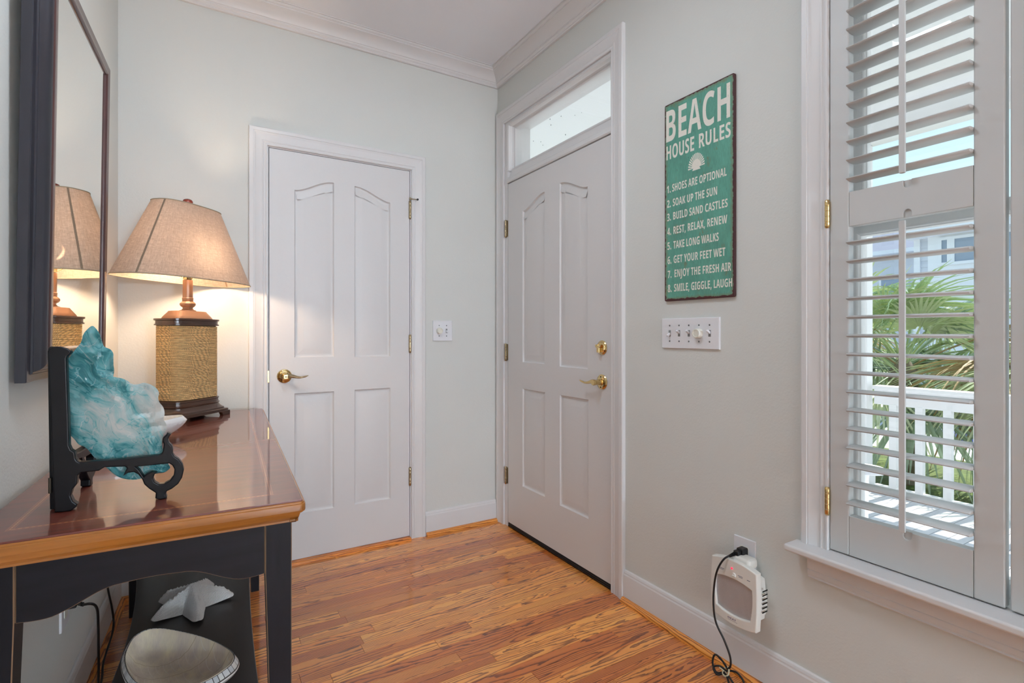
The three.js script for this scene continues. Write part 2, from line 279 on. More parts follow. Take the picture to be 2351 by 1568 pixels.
// closet door
const d1 = structure('door_1', 'white closet door with two arched upper panels and two lower panels', [AL, 0, 0]);
{
  const X = (x) => x - AL;
  panelDoor(d1, AR - AL, ATOP - 0.0155, [arched(X(-1.169), X(-0.977), 1.029, 1.869, 1.933, true), arched(X(-0.872), X(-0.678), 1.023, 1.869, 1.931, false), rect(X(-1.169), X(-0.977), 0.243, 0.849), rect(X(-0.872), X(-0.677), 0.241, 0.851)], 0.0155);
  mesh('strike_plate', bb(-0.0075, -0.0005, 0.909, 0.968, -0.004, 0.0018, 0.0008), brass, d1);
  const h = group('door_handle', d1), hx = X(-1.2155), hy = 0.938;
  const turn = (g) => { g.rotateX(Math.PI / 2); return tr(g, hx, hy, 0); };
  mesh('rosette', turn(lathe([[0, 0], [0.034, 0], [0.0345, 0.003], [0.033, 0.006], [0.029, 0.0075], [0.027, 0.0065], [0.0245, 0.0085], [0.019, 0.0115], [0.016, 0.0125], [0, 0.0125]], 48)), brass, h);
  mesh('neck', turn(lathe([[0.0145, 0.012], [0.0125, 0.017], [0.0115, 0.03], [0.013, 0.04], [0.014, 0.05], [0.0125, 0.056], [0.006, 0.058], [0, 0.058]], 32)), brass, h);
  mesh('lever', leverGeo(1).translate(hx, hy, 0), antique, h);
  mesh('lock_button', turn(tr(cyl(0.003, 0.003, 0.004, 12), 0, 0.06, 0)), darkGap, h);
  for (const y of [1.842, 1.092, 0.349]) hinge(d1, AR - AL + 0.0015, y, 0.0055, 0.098, antique);
  const st = group('door_stop', d1), sx = AR - AL + 0.0015, sy = 1.9;
  mesh('stop_body', [bb(sx - 0.004, sx + 0.011, sy - 0.002, sy + 0.006, 0.001, 0.014, 0.001), tr(cyl(0.003, 0.004, 0.01, 12), sx, sy + 0.008, 0.0055)], antique, st);
  mesh('stop_rod', tube([[sx + 0.006, sy + 0.003, 0.01], [sx + 0.02, sy + 0.001, 0.02], [sx + 0.032, sy - 0.003, 0.034]], 0.0022, 12, 8), antique, st);
  mesh('stop_pad', tr(cyl(0.0055, 0.0055, 0.006, 14).rotateX(Math.PI / 2), sx + 0.033, sy - 0.003, 0.036), blackRubber, st);
}
function leverGeo(dir) { // a wave-shaped lever running from the neck (z = .046) along dir * x
  const N = 26, secs = [], pos = [], uv = [], M = 12;
  for (let i = 0; i <= N; i++) { const t = i / N, x = dir * (-0.008 + 0.112 * t), y = 0.0065 * Math.sin(t * 6.0 + 0.6) * (0.25 + 0.75 * t) - 0.004 * sstep(0.1, 0.6, t) + 0.004 * t, rx = lerp(0.0115, 0.0042, sstep(0, 0.9, t)), rz = lerp(0.0105, 0.0075, t), z = 0.047 - 0.006 * Math.sin(t * 3.0); const cap = t > 0.96 ? 0.6 : 1; secs.push({ x, y, z, a: rx * cap, b: rz * cap }); }
  const ring = secs.map((s) => Array.from({ length: M }, (_, k) => { const q = k / M * 2 * Math.PI; return [s.x, s.y + s.a * Math.cos(q), s.z + s.b * Math.sin(q)]; }));
  for (let i = 0; i < N; i++) for (let k = 0; k < M; k++) { const j = (k + 1) % M; pos.push(...ring[i][k], ...ring[i + 1][k], ...ring[i + 1][j], ...ring[i][k], ...ring[i + 1][j], ...ring[i][j]); }
  for (const [e, f] of [[0, 1], [N, 0]]) for (let k = 0; k < M; k++) { const j = (k + 1) % M, c = [secs[e].x, secs[e].y, secs[e].z], t = f ? [ring[e][k], ring[e][j], c] : [ring[e][j], ring[e][k], c]; t.forEach((p) => pos.push(...p)); }
  return rawGeo(pos, null, 0.8);
}
// front door (local x runs along world z, local z points into the room)
const d2 = structure('door_2', 'white front door with four moulded panels and brass lock set', [0, 0, BL], TB);
{
  const X = (z) => z - BL, w = BR - BL;
  panelDoor(d2, w, BTOP - 0.027, [arched(X(0.289), X(0.507), 0.986, 1.846, 1.907, true), arched(X(0.643), X(0.866), 0.98, 1.847, 1.917, false), rect(X(0.289), X(0.511), 0.278, 0.836), rect(X(0.645), X(0.872), 0.272, 0.836)], 0.027);
  mesh('door_sweep', [bb(0.002, w - 0.002, 0.0045, 0.0268, -0.03, -0.001, 0.003), bb(0.004, w - 0.004, 0.007, 0.0115, -0.001, 0.0025, 0.001), bb(0.004, w - 0.004, 0.0165, 0.021, -0.001, 0.0025, 0.001)], blackRubber, d2);
  const turnAt = (x, y) => (g) => tr(g.rotateX(Math.PI / 2), x, y, 0);
  const lx = X(0.9705), h = group('door_handle', d2), at = turnAt(lx, 0.928);
  mesh('rosette', at(lathe([[0, 0], [0.034, 0], [0.0345, 0.003], [0.032, 0.0065], [0.024, 0.009], [0.017, 0.0105], [0, 0.0105]], 48)), brass, h);
  for (const dy of [0.0235, -0.0235]) mesh('screw', tr(lathe([[0, 0.009], [0.0036, 0.009], [0.003, 0.0102], [0, 0.0104]], 14).rotateX(Math.PI / 2), lx - 0.001, 0.928 + dy, 0), darkGap, h);
  mesh('neck', at(lathe([[0.016, 0.01], [0.0155, 0.016], [0.0125, 0.0165], [0.0125, 0.02], [0.0115, 0.03], [0.0125, 0.044], [0.0135, 0.052], [0.012, 0.057], [0, 0.0585]], 32)), brass, h);
  mesh('lever', leverGeo(-1).translate(lx, 0.928, 0), brass, h);
  const dz = X(0.9705), db = group('deadbolt', d2), bt = turnAt(dz, 1.085);
  mesh('rosette', bt(lathe([[0, 0], [0.0325, 0], [0.033, 0.003], [0.031, 0.006], [0.0265, 0.0075], [0.025, 0.011], [0.0225, 0.0135], [0, 0.0135]], 48)), brass, db);
  const tt = extrude([[-0.019, 0.012], [-0.015, 0.0145], [-0.004, 0.0135], [0, 0.008], [0.004, 0.0135], [0.015, 0.0145], [0.019, 0.012], [0.016, 0.002], [0.009, -0.001], [0.0085, -0.022], [-0.0085, -0.022], [-0.009, -0.001], [-0.016, 0.002]], 0.009, { bevel: 0.0016 });
  mesh('thumb_turn', tr(tt, dz - 0.003, 1.085, 0.015), brass, db);
  for (const y of [1.776, 1.0375, 0.301]) {
    const g = hinge(d2, -0.0175, y, 0.0065, 0.1, antique);
    mesh('leaf', bb(-0.0115, -0.0035, y - 0.048, y + 0.048, -0.003, 0.0012), antique, g);
  }
}
structMesh('trim_8', 'white door jamb and bronze sill of the front door', [bb(0.0, 0.16, 0, 2.42, 0.0905, 0.1225), bb(0.0, 0.16, 0, 2.42, 1.038, 1.0545), bb(0.0, 0.16, 2.3995, 2.4245, 0.1225, 1.038), bb(0.045, 0.16, 0.02, 2.045, 0.1225, 0.136), bb(0.045, 0.16, 0.02, 2.045, 1.0255, 1.038)].map((g) => boxUV(g)), trimMat);
structMesh('trim_9', 'dark bronze threshold under the front door', bb(0.004, 0.16, 0, 0.004, 0.1225, 1.038), std({ color: 0x2c2723, roughness: 0.5, metalness: 0.4 }));
{ // transom window over the front door
  const t = structure('window_1', 'narrow transom window over the front door', [0, 0, 0], TB);
  // local: x = z world, y, z = -x world (into the room)
  mesh('transom_bar', sweep([[0, -0.16], [0, 0.006], [0.006, 0.010], [0.012, 0.010], [0.016, 0.004], [0.03, 0.002], [0.036, -0.004], [0.04, -0.012], [0.075, -0.020], [0.075, -0.16]], [[0.1225, 2.044], [1.038, 2.044]], (p, q, b) => [p, q, b]), trimMat, t);
  mesh('sash_frame', sweep([[0, -0.075], [0, -0.022], [-0.006, -0.018], [-0.012, -0.022], [-0.018, -0.034], [-0.024, -0.036], [-0.026, -0.04], [-0.026, -0.075]], [[0.1225, 2.119], [1.038, 2.119], [1.038, 2.3995], [0.1225, 2.3995]].reverse(), (p, q, b) => [p, q, b], true), trimMat, t);
  mesh('stop', sweep([[0, -0.022], [0, 0.002], [-0.004, 0.004], [-0.011, 0.0], [-0.014, -0.01], [-0.014, -0.022]], [[0.1225, 2.119], [0.1225, 2.3995], [1.038, 2.3995], [1.038, 2.119]], (p, q, b) => [p, q, b]), trimMat, t);
  mesh('pane', bb(0.1485, 1.012, 2.145, 2.3735, -0.0555, -0.0515), glassMat, t);
  const r = rng(3); const spots = []; for (let i = 0; i < 9; i++) spots.push(tr(new THREE.SphereGeometry(0.0016 + 0.0022 * r(), 8, 6).scale(1, 1, 0.25), 0.3 + 0.6 * r(), 2.18 + 0.14 * r(), -0.0512));
  const s = mesh('fly_speck', spots, std({ color: 0x8f9499, roughness: 1 }), t); s.userData.kind = 'stuff';
}

// ------------------------------------------------------------------ window with plantation shutters (built facing +z, turned onto wall B)
{
  const w = structure('window_2', 'double hung window behind the white plantation shutters', [0, 0, 0], TB);
  mesh('casing', sweep(casingProfile.map(([a, b]) => [a * 0.93, b]), [[WL + 0.001, 0.519], [WL + 0.001, WT], [WR - 0.001, WT], [WR - 0.001, 0.519]], (p, q, b) => [p, q, b]), trimMat, w);
  mesh('stool', boxUV(merge([bx(0.974, 0.021, 0.072, WL + 0.389, 0.5085, 0.036, 0.007), bb(WL + 0.002, WR - 0.002, 0.498, 0.519, -0.1, 0.002)])), trimMat, w);
  mesh('apron', sweep([[0, 0], [0, 0.030], [0.006, 0.030], [0.012, 0.024], [0.026, 0.019], [0.04, 0.018], [0.05, 0.0175], [0.051, 0.0155], [0.053, 0.0175], [0.066, 0.0165], [0.068, 0.013], [0.072, 0.0125], [0.075, 0.015], [0.078, 0.013], [0.079, 0.006], [0.079, 0]].map(([a, b]) => [-a, b]), [[WL - 0.055, 0.498], [WR + 0.055, 0.498]], (p, q, b) => [p, q, b]), trimMat, w);
  mesh('jamb', [bb(WL - 0.004, WL + 0.002, 0.519, WT, -0.16, 0), bb(WR - 0.002, WR + 0.004, 0.519, WT, -0.16, 0), bb(WL, WR, WT - 0.002, WT + 0.002, -0.16, 0), bb(WL + 0.002, WL + 0.018, 0.519, WT, -0.075, -0.04), bb(WR - 0.018, WR - 0.002, 0.519, WT, -0.075, -0.04)].map((g) => boxUV(g)), trimMat, w);
  const sashMat = std({ color: 0xf3f3f2, roughness: 0.4 });
  const sash = (y0, y1, z) => {
    const g = group('sash', w), x0 = WL + 0.004, x1 = WR - 0.004;
    mesh('sash_frame', sweep([[0, -0.016], [0, 0.016], [-0.032, 0.016], [-0.035, 0.014], [-0.038, 0.008], [-0.04, 0.006], [-0.04, -0.016]], [[x0, y1], [x1, y1], [x1, y0], [x0, y0]], (p, q, b) => [p, q, b + z], true), sashMat, g);
    mesh('pane', bb(x0 + 0.039, x1 - 0.039, y0 + 0.039, y1 - 0.039, z - 0.003, z + 0.001), glassMat, g);
  };
  sash(0.52, 1.475, -0.092); sash(1.44, 2.395, -0.128);
}
const louverShape = (() => { const p = []; for (let i = 0; i <= 16; i++) { const t = i / 16 * Math.PI * 2; const c = Math.cos(t), s = Math.sin(t); p.push([0.0315 * Math.sign(c) * Math.abs(c) ** 0.85, 0.0052 * Math.sign(s) * Math.abs(s) ** 0.7]); } p.pop(); return p; })();
function makeShutter() { // hinge side at x = 0, faces +z
  const PW = 0.384, y0 = 0.522, y1 = 2.394, st = 0.0525, t = 0.028;
  const t0 = thing('plantation_shutter', 'white louvered shutter panel hinged to the window casing, its slats open level', 'shutter', [-0.004, 0, WL + 0.002], TB, );
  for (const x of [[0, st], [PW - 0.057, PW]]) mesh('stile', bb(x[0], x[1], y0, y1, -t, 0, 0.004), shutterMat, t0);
  const notched = (ya, yb, where) => { // rail with a rounded rest for the tilt rod
    const nx = 0.193, r = 0.0095, l = st + 0.0004, rr = PW - 0.0574, pts = [];
    const arc = (yc, up) => Array.from({ length: 13 }, (_, i) => { const a = Math.PI * i / 12; return [nx - r * Math.cos(a) * (up ? 1 : -1), yc + (up ? 1 : -1) * r * Math.sin(a)]; });
    pts.push([l, ya]); if (where.includes('b')) pts.push([nx - r, ya], ...arc(ya + 0.011, true), [nx + r, ya]); pts.push([rr, ya], [rr, yb]);
    if (where.includes('t')) pts.push([nx + r, yb], ...arc(yb - 0.011, false), [nx - r, yb]); pts.push([l, yb]);
    return [boxUV(bb(l, rr, ya, yb, -t + 0.001, -0.007)), boxUV(tr(extrude(pts, 0.0055, { bevel: 0.0008, seg: 1 }), 0, 0, -0.007))];
  };
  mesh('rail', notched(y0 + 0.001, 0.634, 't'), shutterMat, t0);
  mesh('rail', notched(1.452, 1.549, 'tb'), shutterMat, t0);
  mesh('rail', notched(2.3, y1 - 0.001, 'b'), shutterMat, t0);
  const lg = (() => { const e = tr(extrude(louverShape, PW - 0.057 - st - 0.004, { bevel: 0.002, seg: 1 }).rotateY(Math.PI / 2), st + 0.002, 0, -0.012); return toCreasedNormals(boxUV(e), 0.8); })();
  const ys = []; for (let k = 0; k < 15; k++) ys.push(1.4045 - k * 0.0523); for (let k = 0; k < 14; k++) ys.push(1.5835 + k * 0.0523);
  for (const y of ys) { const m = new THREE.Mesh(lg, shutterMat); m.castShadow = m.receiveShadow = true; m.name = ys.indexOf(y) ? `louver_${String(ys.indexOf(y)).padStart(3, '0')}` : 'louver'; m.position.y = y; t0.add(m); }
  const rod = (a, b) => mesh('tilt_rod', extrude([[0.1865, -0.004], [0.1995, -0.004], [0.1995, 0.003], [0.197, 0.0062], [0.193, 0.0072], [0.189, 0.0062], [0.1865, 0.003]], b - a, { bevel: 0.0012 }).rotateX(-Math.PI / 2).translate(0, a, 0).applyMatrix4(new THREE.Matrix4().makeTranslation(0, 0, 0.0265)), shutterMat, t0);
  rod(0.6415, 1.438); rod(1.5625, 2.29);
  for (const y of [1.497, 0.662, 2.29]) { const g = hinge(t0, -0.0035, y, 0.006, 0.078, brass); void g; }
  return t0;
}
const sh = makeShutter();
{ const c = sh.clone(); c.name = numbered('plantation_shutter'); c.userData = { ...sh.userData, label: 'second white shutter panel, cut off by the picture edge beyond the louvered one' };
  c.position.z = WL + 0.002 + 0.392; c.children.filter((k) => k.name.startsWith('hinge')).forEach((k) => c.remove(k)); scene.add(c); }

// ------------------------------------------------------------------ things on wall B: sign, switches, socket, plug-in heater
{
  const SX = 1.3517, SW = 0.309, SY = 1.275, SH = 0.766;
  const tex = canvasTex(824, 2043, (c, w, h) => {
    const r = rng(21); c.fillStyle = '#63a690'; c.fillRect(0, 0, w, h);
    const id = c.getImageData(0, 0, w, h), D = id.data;
    for (let y = 0; y < h; y++) for (let x = 0; x < w; x++) {
      const o = (y * w + x) * 4, n = fbm(x / 130, y / 260, 5, 3), f = fbm(x / 9, y / 40, 15, 3), g = 0.88 + 0.2 * (n - 0.5) + 0.18 * f;
      let R = 97 * g, G = 166 * g, B = 146 * g;
      const wear = sstep(0.56, 0.74, fbm(x / 90, y / 120, 33, 4)) * sstep(0.4, 0.62, f); R = lerp(R, 118, wear * 0.75); G = lerp(G, 118, wear * 0.75); B = lerp(B, 88, wear * 0.75);
      const e = Math.min(x, w - x, y, h - y) + 26 * (fbm(x / 22, y / 22, 61, 3) - 0.5), bottom = h - y < 60 ? 8 : 0, rust = 1 - sstep(9 + bottom, 15 + bottom, e), rim = 1 - sstep(18, 50, e);
      R = lerp(R, 128, rim * 0.45); G = lerp(G, 120, rim * 0.45); B = lerp(B, 84, rim * 0.45); R = lerp(R, 74, rust); G = lerp(G, 32, rust); B = lerp(B, 34, rust);
      D[o] = R; D[o + 1] = G; D[o + 2] = B;
    }
    c.putImageData(id, 0, 0);
    const fit = (text, x0, x1, y0, y1, weight, rot = 0) => { // capitals stretched to fill a box
      c.save(); c.font = `${weight} 200px sans-serif`; const m = c.measureText(text), up = m.actualBoundingBoxAscent, cap = c.measureText('H').actualBoundingBoxAscent;
      c.translate(x0 * w, y1 * h); c.scale((x1 - x0) * w / (m.actualBoundingBoxLeft + m.actualBoundingBoxRight), (y1 - y0) * h / cap); c.transform(1, rot, 0, 1, 0, 0); c.fillText(text, m.actualBoundingBoxLeft, 0); void up; c.restore();
    };
    c.fillStyle = '#e9e4d8';
    fit('BEACH', 0.027, 0.949, 0.033, 0.19, 'bold'); fit('HOUSE', 0.031, 0.459, 0.212, 0.2815, 'bold'); fit('RULES', 0.528, 0.956, 0.212, 0.2795, 'bold');
    const rules = [['1.', 'SHOES ARE OPTIONAL', 0.124, 0.904, 0.412], ['2.', 'SOAK UP THE SUN', 0.134, 0.78, 0.486], ['3.', 'BUILD SAND CASTLES', 0.139, 0.917, 0.554], ['4.', 'REST, RELAX, RENEW', 0.143, 0.912, 0.6265], ['5.', 'TAKE LONG WALKS', 0.143, 0.8, 0.7], ['6.', 'GET YOUR FEET WET', 0.147, 0.887, 0.773], ['7.', 'ENJOY THE FRESH AIR', 0.16, 0.962, 0.844], ['8.', 'SMILE, GIGGLE, LAUGH', 0.154, 0.974, 0.916]];
    rules.forEach(([n, t, a, b, y], i) => { fit(n, 0.038 + i * 0.0022, 0.1 + i * 0.002, y + 0.001, y + 0.0385, 'bold'); fit(t, a, b, y, y + 0.0375, 'bold'); });
    // scallop shell
    c.save(); c.translate(0.49 * w, 0.3655 * h); c.scale(w * 0.118, h * 0.067); c.beginPath();
    const N = 17; for (let i = 0; i < N; i++) { const a0 = Math.PI * (-0.02 + 1.04 * i / N), a1 = Math.PI * (-0.02 + 1.04 * (i + 0.62) / N), R = 1.0; c.moveTo(0, 0.02); c.lineTo(-R * Math.cos(a0), -R * Math.sin(a0)); c.lineTo(-R * Math.cos((a0 + a1) / 2) * 1.03, -R * Math.sin((a0 + a1) / 2) * 1.03); c.lineTo(-R * Math.cos(a1), -R * Math.sin(a1)); c.closePath(); }
    c.fill(); c.beginPath(); c.arc(0, 0, 0.58, Math.PI * 1.0, Math.PI * 2.0); c.lineTo(0.2, 0.05); c.lineTo(-0.2, 0.05); c.fill(); c.beginPath(); c.moveTo(-0.5, 0.2); c.lineTo(-0.36, 0.0); c.lineTo(0.36, 0.0); c.lineTo(0.52, 0.2); c.closePath(); c.fill(); c.restore();
    // small scratches through the print
    for (let i = 0; i < 900; i++) { c.fillStyle = r() < 0.7 ? 'rgba(92,150,130,0.5)' : 'rgba(110,84,60,0.55)'; const s = r(); c.fillRect(r() * w, r() * h, 1 + 3 * r(), 1 + (s < 0.08 ? 26 : 7) * r()); }
    for (let i = 0; i < 60; i++) { c.fillStyle = 'rgba(58,40,34,0.75)'; c.beginPath(); c.arc(r() * w, r() * h, 1 + 2.4 * r(), 0, 7); c.fill(); }
  });
  const s = thing('metal_sign', 'teal distressed metal sign listing beach house rules in white capitals', 'sign', [0, SY, SX], TB);
  const corner = (x0, x1, y0, y1, r) => { const p = []; for (const [cx, cy, a] of [[x1 - r, y0 + r, -0.5], [x1 - r, y1 - r, 0], [x0 + r, y1 - r, 0.5], [x0 + r, y0 + r, 1]]) for (let i = 0; i <= 5; i++) { const t = Math.PI * (a + i / 10); p.push([cx + r * Math.cos(t), cy + r * Math.sin(t)]); } return p; };
  mesh('backing', tr(extrude(corner(0, SW, 0, SH, 0.006), 0.0085, { bevel: 0.001 }), 0, 0, 0.0022), std({ color: 0x4a2a2b, roughness: 0.6 }), s);
  const face = new THREE.ShapeGeometry(shapeOf(corner(0.0012, SW - 0.0012, 0.0012, SH - 0.0012, 0.005))); const p = face.attributes.position, uv = []; for (let i = 0; i < p.count; i++) uv.push(p.getX(i) / SW, p.getY(i) / SH); face.setAttribute('uv', new THREE.Float32BufferAttribute(uv, 2));
  mesh('printed_face', tr(face, 0, 0, 0.0122), std({ map: tex, roughness: 0.5 }), s);
}
function switchPlate(t, w, h, gangs) {
  mesh('cover_plate', [extrude(rect(-w / 2, w / 2, -h / 2, h / 2), 0.0055, { bevel: 0.0025, seg: 3 }), ].map((g) => tr(boxUV(g), 0, 0, 0.0002)), plateMat, t);
  for (const [x, kind] of gangs) {
    for (const y of kind === 'knob' || kind === 'toggle' || kind === 'toggle_down' ? [0.0302, -0.0302] : [0]) mesh('screw', tr(lathe([[0, 0], [0.0033, 0], [0.0028, 0.0012], [0, 0.0015]], 14).rotateX(Math.PI / 2), x, y, 0.0084), screwMat, t);
    if (kind === 'knob') mesh('dimmer_knob', tr(lathe([[0, 0], [0.0185, 0], [0.0185, 0.004], [0.0172, 0.017], [0.0155, 0.0195], [0.0125, 0.0195], [0.0118, 0.0175], [0, 0.0172]], 40).rotateX(Math.PI / 2), x, 0, 0.0084), ivory, t);
    else if (kind.startsWith('toggle')) {
      const up = kind === 'toggle' ? 1 : -1; const g = group('toggle_switch', t);
      mesh('slot', bb(x - 0.0052, x + 0.0052, -0.012, 0.012, 0.0078, 0.0087), std({ color: 0x8d8d8d, roughness: 0.7 }), g);
      mesh('lever', bx(0.0072, 0.0085, 0.019, 0, 0, 0.009, 0.0018).rotateX(-up * 0.55).translate(x, up * 0.001, 0.007), plateMat, g);
    }
  }
}
switchPlate(thing('switch_plate', 'white wall plate with four toggles and a round dimmer below the sign', 'switch', [0, 1.15, 1.466], TB), 0.264, 0.1155, [[-0.092, 'toggle_down'], [-0.046, 'toggle'], [0, 'toggle'], [0.046, 'knob'], [0.092, 'toggle']]);
switchPlate(thing('switch_plate', 'small white wall plate with a round dimmer and one toggle between the doors', 'switch', [-0.369, 1.165, 0], 0), 0.1195, 0.1165, [[-0.023, 'knob'], [0.023, 'toggle_down']]);
function outlet(t) {
  mesh('cover_plate', tr(boxUV(extrude(rect(-0.04, 0.04, -0.0605, 0.0605), 0.0035, { bevel: 0.002, seg: 3 })), 0, 0, 0.0002), plateMat, t);
  for (const y of [0.0195, -0.0195]) { mesh('receptacle', tr(extrude([[-0.0165, -0.009], [-0.012, -0.0143], [0.012, -0.0143], [0.0165, -0.009], [0.0165, 0.009], [0.012, 0.0143], [-0.012, 0.0143], [-0.0165, 0.009]], 0.0015, { bevel: 0.0005 }), 0, y, 0.0055), ivory, t); }
  mesh('screw', tr(lathe([[0, 0], [0.0033, 0], [0.0028, 0.0012], [0, 0.0015]], 14).rotateX(Math.PI / 2), 0, 0, 0.0056), screwMat, t);
}
outlet(thing('wall_socket', 'white wall socket plate behind the plug-in heater', 'socket', [0, 0.4, 1.6945], TB));
outlet(thing('wall_socket', 'white wall socket low on the wall under the console table', 'socket', cW(0, 0.365, 0.84), TC));
{ // plug-in heater, hung on the socket: local x along the wall, z out of it
  const t = thing('plug_in_heater', 'cream plug-in wall unit with a grey mesh face hanging from the socket', 'heater', [0, 0.3, 1.6985], TB);
  t.rotation.order = 'YXZ'; t.rotation.z = -0.012;
  const cream = std({ color: 0xe8e6de, roughness: 0.4 });
  const outline = (k, top, bot, w) => { const p = [], N = 14; for (let i = 0; i <= N; i++) { const a = -1 + 2 * i / N; p.push([a * w * (1 - 0.0), bot - k * (1 - a * a)]); } for (let i = 0; i <= 6; i++) { const u = i / 6, y = lerp(bot, top, u); if (i && i < 6) p.push([w + 0.004 * Math.sin(Math.PI * u), y]); } for (let i = 0; i <= N; i++) { const a = 1 - 2 * i / N; p.push([a * w, top + k * (1 - a * a)]); } for (let i = 5; i >= 1; i--) { const u = i / 6, y = lerp(bot, top, u); p.push([-w - 0.004 * Math.sin(Math.PI * u), y]); } return p; };
  const O = outline(0.014, 0.089, -0.097, 0.083);
  const M = outline(0.010, 0.031, -0.069, 0.066).map(([x, y]) => [x * (1 - 0.06 * sstep(0.03, -0.08, y)), y]);
  mesh('front_shell', boxUV(tr(extrude(O, 0.018, { bevel: 0.004, seg: 3, holes: [[...M].reverse()] }), 0, 0, 0.05)), cream, t);
  mesh('back_body', [tr(extrude(outline(0.012, 0.06, -0.07, 0.07), 0.042, { bevel: 0.006, seg: 3 }), 0, -0.004, 0.008), tr(extrude(outline(0.0, 0.02, -0.05, 0.079), 0.03, { bevel: 0.008, seg: 3 }), 0, -0.004, 0.016)].map((g) => boxUV(g)), cream, t);
  const holes = dataTex(64, 64, (i, j) => { const d = Math.hypot((i % 16) - 8 + ((Math.floor(j / 16) % 2) ? 0 : 0), (j % 16) - 8), v = d < 4.6 ? 128 : 214; return [v, v, v + 2]; });
  mesh('grille', boxUV(tr(extrude(M.map(([x, y]) => [x * 1.01, y * 1.01]), 0.004), 0, 0, 0.06)), std({ map: rep(holes, 150, 150), metalness: 0.4, roughness: 0.5 }), t);
  mesh('top_cap', [bx(0.075, 0.034, 0.05, 0.012, 0.098, 0.034, 0.012)], cream, t);
  mesh('plug_arm', [bx(0.032, 0.03, 0.022, 0, 0.0825, 0.0175, 0.004)], cream, t);
  mesh('dial_knob', [tr(lathe([[0, 0], [0.0075, 0], [0.0068, 0.004], [0, 0.0045]], 20).rotateX(Math.PI / 2), 0.004, 0.056, 0.072), bx(0.012, 0.003, 0.0035, 0.006, 0.055, 0.077, 0.001)], cream, t);
  const led = mesh('indicator_light', tr(new THREE.SphereGeometry(0.0032, 12, 8), -0.004, 0.0755, 0.073), std({ color: 0xff3050, emissive: 0xff2040, emissiveIntensity: 1.5, roughness: 0.4 }), t); led.userData.label = 'glowing red indicator';
  for (let i = 0; i < 6; i++) mesh('vent_slot', bx(0.0015, 0.0042, 0.026, 0.0873, 0.03 - i * 0.0135, 0.032, 0.0006).rotateX(0).translate(0, 0, 0), darkGap, t);
  const mark = canvasTex(512, 320, (c, w, h) => { c.fillStyle = '#e8e6de'; c.fillRect(0, 0, w, h); c.fillStyle = '#4a3268'; c.font = 'bold 150px sans-serif'; c.setTransform(1, 0, 0, 1, 0, 0); c.fillText('HEAT', 30, 190); c.fillRect(40, 240, 420, 16); });
  const smallText = canvasTex(512, 96, (c, w, h) => { c.fillStyle = '#e8e6de'; c.fillRect(0, 0, w, h); c.fillStyle = '#6b6f80'; c.fillRect(20, 18, 90, 14); c.fillRect(34, 46, 60, 12); c.fillRect(310, 20, 70, 13); c.fillRect(322, 46, 58, 12); c.fillRect(440, 34, 44, 16); });
  mesh('brand_mark', new THREE.PlaneGeometry(0.043, 0.017).translate(0.0005, -0.0925, 0.0722), std({ map: mark, roughness: 0.4 }), t);
  mesh('printed_scale', new THREE.PlaneGeometry(0.13, 0.014).translate(0.004, 0.058, 0.0722), std({ map: smallText, roughness: 0.4 }), t);
}
{ // black cord plugged into the upper socket, tied in a bundle on the floor
  const c = thing('power_cord', 'black power cord plugged in above the heater and tied in a bow on the floor', 'cord', [0, 0, 1.69]);
  const B = (z, y, out) => [-out, y, z - 1.69];
  mesh('cable', tube([B(1.688, 0.415, 0.062), B(1.674, 0.402, 0.08), B(1.655, 0.36, 0.092), B(1.644, 0.30, 0.095), B(1.641, 0.23, 0.094), B(1.648, 0.178, 0.09), B(1.672, 0.125, 0.078), B(1.688, 0.075, 0.07), B(1.686, 0.045, 0.068), B(1.675, 0.03, 0.066)], 0.0033, 90, 8), blackRubber, c);
  for (const L of [[[1.675, 0.03, 0.066], [1.655, 0.05, 0.07], [1.632, 0.058, 0.074], [1.628, 0.03, 0.082], [1.645, 0.008, 0.084], [1.67, 0.02, 0.072]], [[1.672, 0.024, 0.068], [1.705, 0.034, 0.062], [1.735, 0.022, 0.068], [1.738, 0.006, 0.08], [1.712, 0.006, 0.082], [1.68, 0.018, 0.074]], [[1.676, 0.022, 0.07], [1.652, 0.03, 0.075], [1.634, 0.02, 0.086], [1.65, 0.007, 0.09], [1.672, 0.016, 0.076], [1.695, 0.008, 0.09], [1.715, 0.006, 0.118], [1.73, 0.005, 0.15]]])
    mesh('cable_loop', tube(L.map(([z, y, o]) => B(z, y, o)), 0.0033, 50, 8), blackRubber, c);
  mesh('tie', [tube([B(1.664, 0.016, 0.078), B(1.668, 0.032, 0.066), B(1.678, 0.034, 0.066), B(1.684, 0.02, 0.076), B(1.676, 0.012, 0.082)], 0.003, 30, 6, true), tube([B(1.676, 0.026, 0.08), B(1.69, 0.03, 0.09)], 0.002, 8, 6), tube([B(1.672, 0.026, 0.08), B(1.66, 0.036, 0.09)], 0.002, 8, 6)], std({ color: 0xcdbf9f, roughness: 0.8 }), c);
  const p = group('plug', c);
  mesh('plug_body', [bx(0.03, 0.026, 0.026, -0.021, 0.4205, 0.0075, 0.005), bx(0.018, 0.019, 0.02, -0.044, 0.419, 0.005, 0.004)], blackRubber, p);
  mesh('strain_relief', [0, 1, 2, 3].map((i) => tr(cyl(0.0062 - i * 0.0005, 0.0062 - i * 0.0005, 0.0035, 14).rotateZ(Math.PI / 2), -0.055 - i * 0.0045, 0.4175 - i * 0.002, 0.001 - i * 0.002)), blackRubber, p);
}

